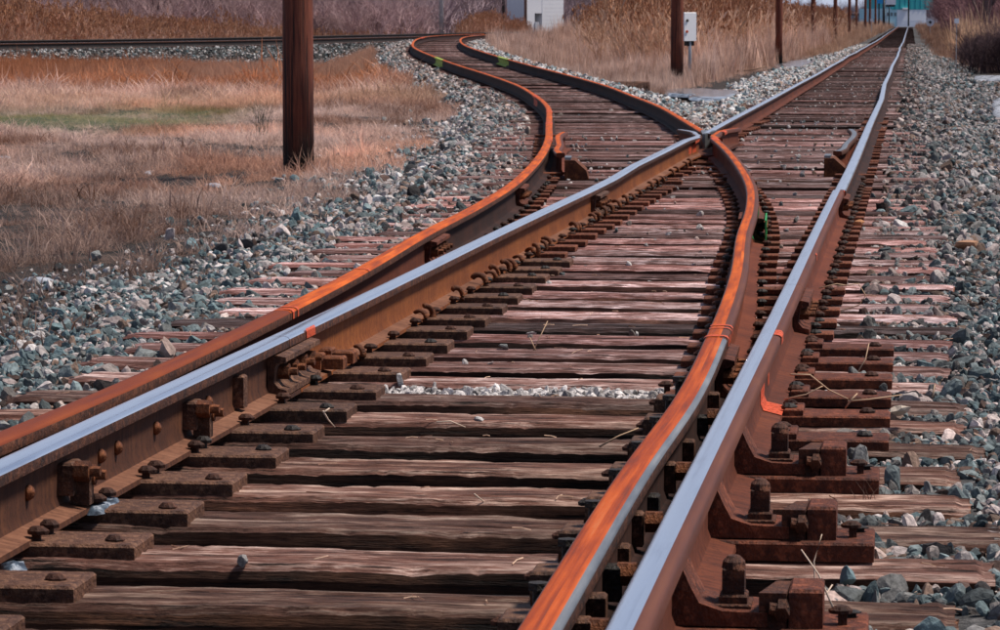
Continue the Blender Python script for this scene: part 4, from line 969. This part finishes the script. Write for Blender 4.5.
for i, (px, y, r, lb) in enumerate(POLES):
    x = (px-500)/3400*y; z = gz(x, y); root = thing('utility_pole', lb, 'pole', (x, y, z-.1), 0, 'utility poles along the straight track')
    m = MB(); H = 8.8; m.tube([(0, 0, 0), (0, 0, 1.2), (0, 0, 5), (0, 0, H)], [r, r*.985, r*.86, r*.7], 20 if i < 3 else 10)
    obj('pole_shaft', m.me('pole_shaft', [M['pole']], True), root)
    m = MB(); m.box(-1.1, 1.1, r*.7, r*.7+.1, H-.75, H-.63); obj('crossarm', m.me('crossarm', [M['pole']]), root)
    for q in (-.95, -.5, .5, .95):
        m = MB(); m.tube([(q, r*.7+.05, H-.63), (q, r*.7+.05, H-.5)], [.03, .045], 8); obj('insulator', m.me('insulator', [M['iron_black']]), root)
q_ = rng.uniform(0, 6.28, 60); rr_ = rng.uniform(.14, .30, 60); bx_, by_ = (298.5-500)/3400*33, 33
go_grass('pole_grass', bx_+rr_*np.cos(q_), by_+rr_*np.sin(q_), .16, .4, straw, TUFT, 8, 'ring of dry grass round the foot of the nearest pole', .6)
for (px, y, r, c, lb) in [(441.5, 180, .13, (.46, .42, .42), 'slim pale grey pole behind the bend of the branch track'), (503.5, 205, .10, (.05, .04, .04), 'dark slim pole left of the white shed'),
                          (525.5, 225, .11, (.24, .15, .12), 'brown pole standing in front of the white shed')]:
    x = (px-500)/3400*y; z = gz(x, y); m = MB(); m.tube([(0, 0, -.1), (0, 0, 4), (0, 0, 9)], [r, r*.9, r*.7], 10)
    root = thing('slim_pole', lb, 'pole', (x, y, z)); obj('pole_shaft', m.me('pole_shaft', [plain('slim_pole_paint', c, .8)], True), root)
    m = MB(); m.tube([(0, 0, 9), (0, 0, 9.12)], [r*.85, r*.3], 10); obj('pole_cap', m.me('pole_cap', [M['iron_black']]), root)

# ------------------------------------------------------------------ white marker board beside the second pole
M['white'] = plain('white_paint', (.92, .92, .94), .6, var=.06, scale=3); M['grey_metal'] = plain('galvanised', (.42, .43, .46), .5, .3)
x, y = (689.5-500)/3400*84, 84; z = gz(x, y); root = thing('marker_board', 'white marker board with black edge clips on a grey post behind the second pole', 'sign', (x, y, z), R_(30))
m = MB(); m.tube([(.0, .03, 0), (.02, .03, .75), (.0, .03, 1.15)], .042, 10); obj('post', m.me('post', [M['grey_metal']], True), root)
m = MB(); m.box(-.20, .15, -.05, .03, 1.02, 1.72, 0, .01); obj('board', m.me('board', [M['white']]), root)
m = MB(); m.box(-.10, .12, .0, .12, .90, 1.02); obj('bracket', m.me('bracket', [M['iron_black']]), root)
for i in range(6):
    m = MB(); m.tube([(.150, 0, 1.08+i*.115), (.185, 0, 1.08+i*.115)], [.035, .028], 8); obj('clip', m.me('clip', [M['iron_black']]), root)
for (q, zz, cc_) in ((-.12, 1.52, 'iron_black'), (-.13, 1.25, 'paint_orange')):
    m = MB(); m.tube([(q, -.05, zz), (q, -.07, zz)], .035, 10); obj('lens', m.me('lens', [M[cc_]]), root)

# white shed
def clap(name, c):
    t = NT(name); t.ALB = 1; v = t.coord('Object'); a = t.noise(v, 3, 5, .6); t.base(t.mix(a, tuple(q*.9 for q in c), c), .7); return t.m
y = 260; x = (544-500)/3400*y; z = gz(x, y)-.0; root = thing('white_shed', 'small white shed with an open dark doorway beyond the bend', 'shed', (x, y, z), R_(32))
m = MB(); W_ = 1.72; m.box(-W_, -.88, -.04, 2.6, 0, 4.6); m.box(-.22, W_, -.04, 2.6, 0, 4.6); m.box(-.88, -.22, -.04, .02, 2.1, 4.6); m.box(-.88, -.22, 1.6, 2.6, 0, 4.6)
obj('wall', m.me('wall', [clap('shed_white', (.95, .95, .98))]), root)
for q in range(15):
    m = MB(); m.box(-.22, W_, -.055, -.041, .1+q*.3, .36+q*.3, 0, .004); obj('plank', m.me('plank', [M['white']]), root)
m = MB(); m.prism([(-W_-.2, 4.55), (W_+.2, 4.55), (W_+.2, 4.65), (0, 5.3), (-W_-.2, 4.65)], -.3, 2.9, 'y'); obj('roof', m.me('roof', [plain('shed_roof', (.42, .44, .50), .7)]), root)
m = MB(); m.box(-.86, -.52, -.10, -.06, .0, 1.45); obj('door', m.me('door', [plain('shed_door', (.55, .57, .62), .7)]), root)

# ------------------------------------------------------------------ far end: building, fence, signs
Y = 640; k_ = Y/3400.
def X_(px): return (px-500)*k_
def Zp(py): return CZ-(py-24)*k_
zb = gz(X_(900), Y)
M['teal'] = plain('teal_cladding', (.04, .42, .45), .6, var=.08, scale=.5); M['bwhite'] = plain('pale_wall', (.85, .88, .95), .7, var=.05, scale=.5); M['bcyan'] = plain('pale_cyan_wall', (.50, .78, .86), .7, var=.05, scale=.5)
root = thing('teal_building', 'teal and white building closing the view at the end of the track', 'building', (X_(903), Y+6, zb), R_(18))
ox = X_(903)
def bb(name, px0, px1, z0, z1, mt, dy=0, dep=12): m = MB(); m.box(X_(px0)-ox, X_(px1)-ox, dy, dep, z0-zb, z1-zb); return obj(name, m.me(name, [M[mt]]), root)
bb('lower_wall', 899, 931, zb-.2, Zp(9.6), 'bwhite'); bb('side_wall', 886, 898.9, zb-.2, Zp(8.6), 'bcyan', .1)
bb('upper_wall', 893, 938, Zp(9.5), Zp(-26), 'teal', -.05); 
bb('canopy', 904, 911, Zp(9.4), Zp(7.8), 'white', -.5, 0-.06)
for i in range(7): bb('cladding_rib', 896.5+i*5.6, 897.1+i*5.6, Zp(9), Zp(-25), 'teal', -.14, -.06)
m = MB(); m.prism([(X_(891)-ox, Zp(-26)-zb), (X_(940)-ox, Zp(-26)-zb), (X_(916)-ox, Zp(-40)-zb)], -.6, 12.6, 'y'); obj('roof', m.me('roof', [M['grey_metal']]), root)
for i in range(3):
    m = MB(); m.box(X_(888+i*4)-ox, X_(890+i*4)-ox, -.02, .06, Zp(16)-zb, Zp(12.5)-zb); obj('window', m.me('window', [plain('window_glass', (.10, .14, .17), .2)]), root)
bg2 = thing('grey_building', 'low grey building with flat roof behind the far row of poles', 'building', (X_(868), Y+30, zb))
m = MB(); m.box(-7, 3.6, 0, 10, 0, 2.2); obj('wall', m.me('wall', [plain('grey_wall', (.30, .34, .40), .8)]), bg2)
m = MB(); m.box(-7.2, 3.8, -.2, 10.2, 2.2, 2.4); obj('roof', m.me('roof', [M['iron_black']]), bg2)
for q in (-5, -2.5, 0, 2.2):
    m = MB(); m.box(q, q+1.0, -.05, -.01, .8, 1.7); obj('window', m.me('window', [plain('window_glass_b', (.05, .07, .09), .2)]), bg2)
y = 600; kk = y/3400; x0 = (899-500)*kk; x1 = (922-500)*kk; zg = gz(x0, y)
root = thing('picket_fence', 'pale picket fence in front of the teal building', 'fence', (x0, y, zg))
for i in range(24): m = MB(); m.box(i*.17, i*.17+.08, -.02, .02, 0, 1.15); obj('picket', m.me('picket', [M['bwhite']]), root)
for zz in (.3, .9): m = MB(); m.box(-.1, 4.1, .02, .05, zz, zz+.08); obj('fence_rail', m.me('fence_rail', [M['bwhite']]), root)
def sign(name, label, px, y, parts):
    x = (px-500)/3400*y; root = thing(name, label, 'sign', (x, y, gz(x, y)))
    for (nm, mt, fn) in parts: m = MB(); fn(m); obj(nm, m.me(nm, [M[mt]]), root)
M['blue'] = plain('blue_sign', (.02, .35, .75), .5); M['dark'] = plain('dark_steel', (.02, .02, .025), .6)
def zrel(px, y, py): return CZ-(py-24)*y/3400-gz((px-500)/3400*y, y)
yy = 330; h1 = zrel(928.6, yy, 22.3)
sign('round_sign', 'white round sign with a dark diamond on a thin post right of the track', 928.6, yy, [('post', 'grey_metal', lambda m: m.tube([(0, .03, 0), (0, .03, h1)], .035, 8)),
     ('disc', 'white', lambda m: m.prism([(.40*math.cos(a*.39), .40*math.sin(a*.39)+h1) for a in range(16)], -.02, .01, 'y')),
     ('diamond', 'dark', lambda m: m.prism([(0, h1-.17), (.17, h1), (0, h1+.17), (-.17, h1)], -.035, -.022, 'y'))])
yy2 = 98; h2 = zrel(955, yy2, 21)
sign('square_sign', 'small white square sign standing in the right thicket', 955, yy2, [('post', 'grey_metal', lambda m: m.tube([(0, .02, 0), (0, .02, h2)], .012, 6)), ('panel', 'white', lambda m: m.box(-.065, .065, -.02, .0, h2-.07, h2+.07))])
yy3 = 480; h3 = zrel(880, yy3, 2)
sign('blue_sign', 'bright blue sign on dark posts at the end of the pole row', 880, yy3, [('panel', 'blue', lambda m: m.box(-.65, .6, -.1, .05, h3-.25, h3+.9)), ('post', 'dark', lambda m: m.box(-.45, -.25, .06, .2, 0, h3)), ('post', 'dark', lambda m: m.box(.15, .42, .06, .2, 0, h3))])
h4 = zrel(889, 500, 2.5)
sign('white_sign', 'white board sign beside the blue sign', 889, 500, [('panel', 'white', lambda m: m.box(-.75, .75, -.1, .05, h4-.35, h4+1.2)), ('post', 'grey_metal', lambda m: m.box(-.62, -.5, .06, .2, 0, h4)), ('shade_panel', 'dark', lambda m: m.box(-.7, .6, .0, .06, h4-.65, h4-.36))])
h5 = zrel(870.3, 300, 20.3)
sign('small_marker', 'tiny white marker on a thin post at the reed edge', 870.3, 300, [('post', 'grey_metal', lambda m: m.tube([(0, .02, 0), (0, .02, h5)], .03, 6)), ('panel', 'white', lambda m: m.box(-.13, .13, -.03, .0, h5-.12, h5+.12))])
for (px, y, r, lb) in [(907, 560, .13, 'thin black signal mast standing at the end of the track'), (882.5, 450, .16, 'black post under the blue sign'), (887.5, 520, .1, 'dark post left of the pale cyan wall')]:
    x = (px-500)/3400*y; root = thing('signal_mast', lb, 'mast', (x, y, gz(x, y)-.1)); m = MB(); m.tube([(0, 0, 0), (0, 0, 8.5 if px == 907 else 4.4)], r, 8); obj('mast_tube', m.me('mast_tube', [M['dark']], True), root)
    m = MB(); m.tube([(0, 0, 0), (0, 0, .3)], r*1.8, 8); obj('base', m.me('base', [M['grey_metal']]), root)
# far trees on the horizon right and left of the building
n = 260; y = rng.uniform(680, 1000, n); px = rng.uniform(760, 1060, n); k = (px < 888) | (px > 925); x = (px[k]-500)/3400*y[k]; y = y[k]
brush('horizon_trees', x, y, np.where(500+3400*x/y < 890, 6.0, 11), bcol(len(x), (.16, .14, .17), (.27, .24, .30)), 'pale grey leafless trees on the horizon', .9)

# ------------------------------------------------------------------ ice, snow and puddles
t = NT('puddle_water'); v = t.coord('Object'); a = t.noise(v, 3, 3); t.base(t.ramp(a, [(.45, (.10, .12, .14)), (.6, (.42, .46, .52))]), .12); t.bump(a, .05, .01); M['water'] = t.m
def snow_mat():
    t = NT('old_snow'); v = t.coord('Object'); a = t.noise(v, 7, 6, .7); t.base(t.mix(a, (.35, .38, .44), (.66, .70, .80)), .7); t.bump(a, .8, .02)
    tr = t.n('BsdfTransparent'); mx = t.n('MixShader'); b = t.noise(v, 4.5, 6, .75); t.l(t.ramp(b, [(.44, G(1)), (.50, G(0))]), mx.inputs[0]); t.l(t.b.outputs[0], mx.inputs[1]); t.l(tr.outputs[0], mx.inputs[2]); t.l(mx.outputs[0], t.o.inputs[0]); return t.m
M['snow'] = snow_mat() or plain('old_snow', (.52, .56, .64), .8, var=.55, scale=7, bump=.8)
def blob(name, label, cat, px, py, wpx, hpx, mt, seed, thick=.02, H=None, grp=None):
    r = random.Random(seed); Hh = H if H is not None else 1.36; y = Hh*3400/(py-24)
    for _ in range(6): x = (px-500)/3400*y; zc = gz(x, y); y = (CZ-zc)*3400/(py-24)
    x = (px-500)/3400*y; a = wpx/2/3400*y; b = hpx/2/(py-24)*y
    n = 26; V = []; ring = []
    if mt == 'water': a *= 1.22; b *= 1.22
    zt = zc+thick
    for k, (s, dz) in enumerate(((1.0, -.06), (.94, 0), (.6, .012), (.25, .016))):
        for i in range(n):
            an = 2*math.pi*i/n; q = 1+.22*math.sin(2*an+seed)+.14*math.sin(3*an+seed*2)+.10*math.sin(7*an+seed)
            vx, vy = math.cos(an)*a*s*q, math.sin(an)*b*s*q; vx += vy*(px-500)/3400; V.append((vx, vy, dz+gz(x+vx, y+vy)-zc if mt == 'snow' else (dz if k == 0 else 0)))
    F = [(k*n+i, k*n+(i+1) % n, (k+1)*n+(i+1) % n, (k+1)*n+i) for k in range(3) for i in range(n)]+[tuple(3*n+i for i in range(n))]
    o = obj(name, mesh(name, V, F, [M[mt]], None, True), loc=(x, y, zt)); tag(o, label, cat, grp) if mt == 'snow' else o.__setitem__('kind', 'structure'); return o
blob('puddle', '', '', 705, 96, 62, 9, 'water', 3, .075); blob('puddle', '', '', 802, 65.5, 50, 7, 'water', 5, .06)
for (px, py, wp, hp, lb) in [(992, 78, 32, 6, 'upper snow patch at the right edge of the ballast'), (1002, 107, 22, 24, 'tall snow patch cut by the right edge of the view'), (968, 113, 8, 3, 'tiny snow scrap left of the tall snow patch'),
                             (148, 173, 9, 3, 'small snow scrap alone on the dry grass, nearest the left edge'), (213, 185, 15, 2.5, 'flat snow scrap lower left of the nearest pole'), (38, 281, 30, 3, 'snow streak on the dark soil at far left'), (4, 158, 12, 3, 'snow bit at the left edge of the dry grass')]:
    blob('snow_patch', lb, 'snow', px, py, wp, hp, 'snow', int(px)+3, (.035 if px > 900 else .008))

# ------------------------------------------------------------------ single stones, log, twigs, ice on the plates
def place(px, py, H): y = -H*3400/(py-24); return (px-500)/3400*y, y
def rock(label, px, py, wpx, c, seed, H=None, flat=.7):
    H = H if H is not None else -1.12; x, y = place(px, py, H); s = wpx/2/3400*y
    me = rock_mesh(seed).copy(); me.materials[0] = plain('rock_%d' % seed, c, .85, var=.35, scale=2.5, bump=.5)
    o = obj('rock', me, loc=(x, y, CZ+H)); o.scale = (s, s*.8, s*flat); o.rotation_euler = (0, 0, seed); tag(o, label, 'rock')
rock('large tan-brown rock lying on the right ballast', 968, 246, 26, (.36, .19, .11), 901, -1.17)
rock('tan stone with pale face resting on the tie right of the braces', 903, 412, 24, (.50, .42, .34), 902, -1.11)
rock('round pinkish white stone right of the tie ends', 979, 426, 18, (.62, .52, .50), 903, -1.12)
rock('upright blue-grey stone in front of the last brace', 851, 581, 24, (.13, .20, .22), 904, -1.14, 1.1)
rock('orange-brown pebble stuck beside the closure rail', 860, 222, 12, (.55, .26, .12), 905, -1.15)
rock('brown stone on the left ballast above the branch ties', 432, 168, 10, (.25, .09, .05), 906, -1.24)
x, y = place(618, 88, -1.3); m = MB(); m.tube([(-1.0, .25, .05), (0, 0, .07), (.62, -.15, .06)], [.10, .10, .11], 9)
tag(obj('log', m.me('log', [M['wood_side']], True), loc=(x, y, gz(x, y)+.02), tone=1.0), 'dark old log lying beside the branch track near the reeds', 'log')
x, y = place(748, 72, -1.38); m = MB(); m.tube([(-.9, .2, .02), (0, 0, .08), (.5, -.1, .16)], [.03, .025, .01], 6); m.tube([(.1, 0, .09), (.5, .2, .2)], [.015, .006], 5)
tag(obj('fallen_branch', m.me('fallen_branch', [plain('dead_branch', (.30, .18, .12), .9)], True), loc=(x, y, gz(x, y)+.03)), 'fallen dead branch in the grass before the third pole', 'branch')
M['straw'] = plain('straw', (.50, .34, .22), .9, var=.25); M['straw_pale'] = plain('straw_pale', (.62, .48, .38), .9, var=.2)
def twig(label, px, py, H, paths, mt='straw', r=.0022):
    x, y = place(px, py, H); k = y/3400; m = MB()
    for P in paths: m.tube([((a-px)*k, (i*.02), (py-b)*k) for i, (a, b) in enumerate(P)], [r*(1-.6*i/len(P)) for i in range(len(P))], 5)
    tag(obj('twig', m.me('twig', [M[mt]], True), loc=(x, y, CZ+H)), label, 'twig')
twig('pale forked twig standing among the stones before the last brace', 818, 624, -1.13, [[(818, 626), (820, 600), (819, 568), (828, 542)], [(838, 615), (823, 580), (806, 556)], [(819, 605), (832, 598), (838, 592)], [(819, 612), (806, 600)]], 'straw_pale')
twig('long bent dry stem arching over the dark right ties', 850, 402, -1.10, [[(792, 375), (812, 376), (832, 392), (852, 402)], [(850, 402), (872, 401), (906, 397)], [(786, 400), (808, 396), (826, 388)], [(852, 402), (848, 410)], [(852, 402), (860, 395)]], 'straw', .003)
twig('looping straw stem beside the right rail joint', 850, 300, -1.13, [[(838, 286), (860, 284), (868, 296), (862, 306), (845, 312), (838, 318)], [(820, 288), (838, 284), (850, 286)]], 'straw', .003)
twig('thin straw lying over the tie near the upper throat', 614, 446, -1.12, [[(600, 448), (620, 438), (640, 431)]], 'straw', .003)
twig('short curved straw on the foreground ties', 450, 427, -1.12, [[(436, 423), (450, 423), (465, 430)]], 'straw_pale', .0025)
twig('straw leaning against the tie front in the foreground', 480, 500, -1.14, [[(474, 496), (486, 507)]], 'straw_pale', .002)
twig('thin upright straw between the middle ties', 545, 345, -1.15, [[(533, 352), (540, 338), (548, 322)], [(536, 351), (530, 338)]], 'straw', .0025)
twig('dry twig fragment on the left tie by the plate', 330, 428, -1.12, [[(322, 412), (327, 422), (333, 430)], [(323, 413), (328, 410)]], 'straw_pale', .003)
twig('dead stems on the ties right of the second brace', 880, 385, -1.12, [[(860, 372), (868, 360), (872, 345)], [(935, 398), (938, 386)]], 'straw', .0025)
def ice(label, px, py, H, wpx, hpx, seed):
    r = random.Random(seed); x, y = place(px, py, H); a = wpx/2/3400*y; b = hpx/2/(py-24)*y; n = 14; V = []
    for s, dz in ((1, 0), (.8, .012), (.35, .016)):
        for i in range(n): an = 6.283*i/n; q = 1+r.uniform(-.25, .25); V.append((math.cos(an)*a*s*q, math.sin(an)*b*s*q, dz+r.uniform(-.003, .003)))
    F = [(k*n+i, k*n+(i+1) % n, (k+1)*n+(i+1) % n, (k+1)*n+i) for k in range(2) for i in range(n)]+[tuple(2*n+i for i in range(n))]
    o = obj('ice_patch', mesh('ice_patch', V, F, [M['ice']], None, True), loc=(x, y, CZ+H)); tag(o, label, 'ice')
t = NT('dirty_ice'); v = t.coord('Object'); a = t.noise(v, 22, 5, .7); t.base(t.ramp(a, [(.42, (.012, .02, .035)), (.54, (.08, .12, .17)), (.66, (.60, .66, .75))]), .45); t.bump(a, .5, .01); M['ice'] = t.m
ice('blue-white ice lying on the tie plate in the left foreground', 95, 509, -1.118, 38, 14, 5)
ice('ice on the lowest left foreground plate', 8, 574, -1.118, 26, 9, 6)
0 and ice('thin ice film on the dark middle tie', 575, 325, -1.15, 60, 4, 7)
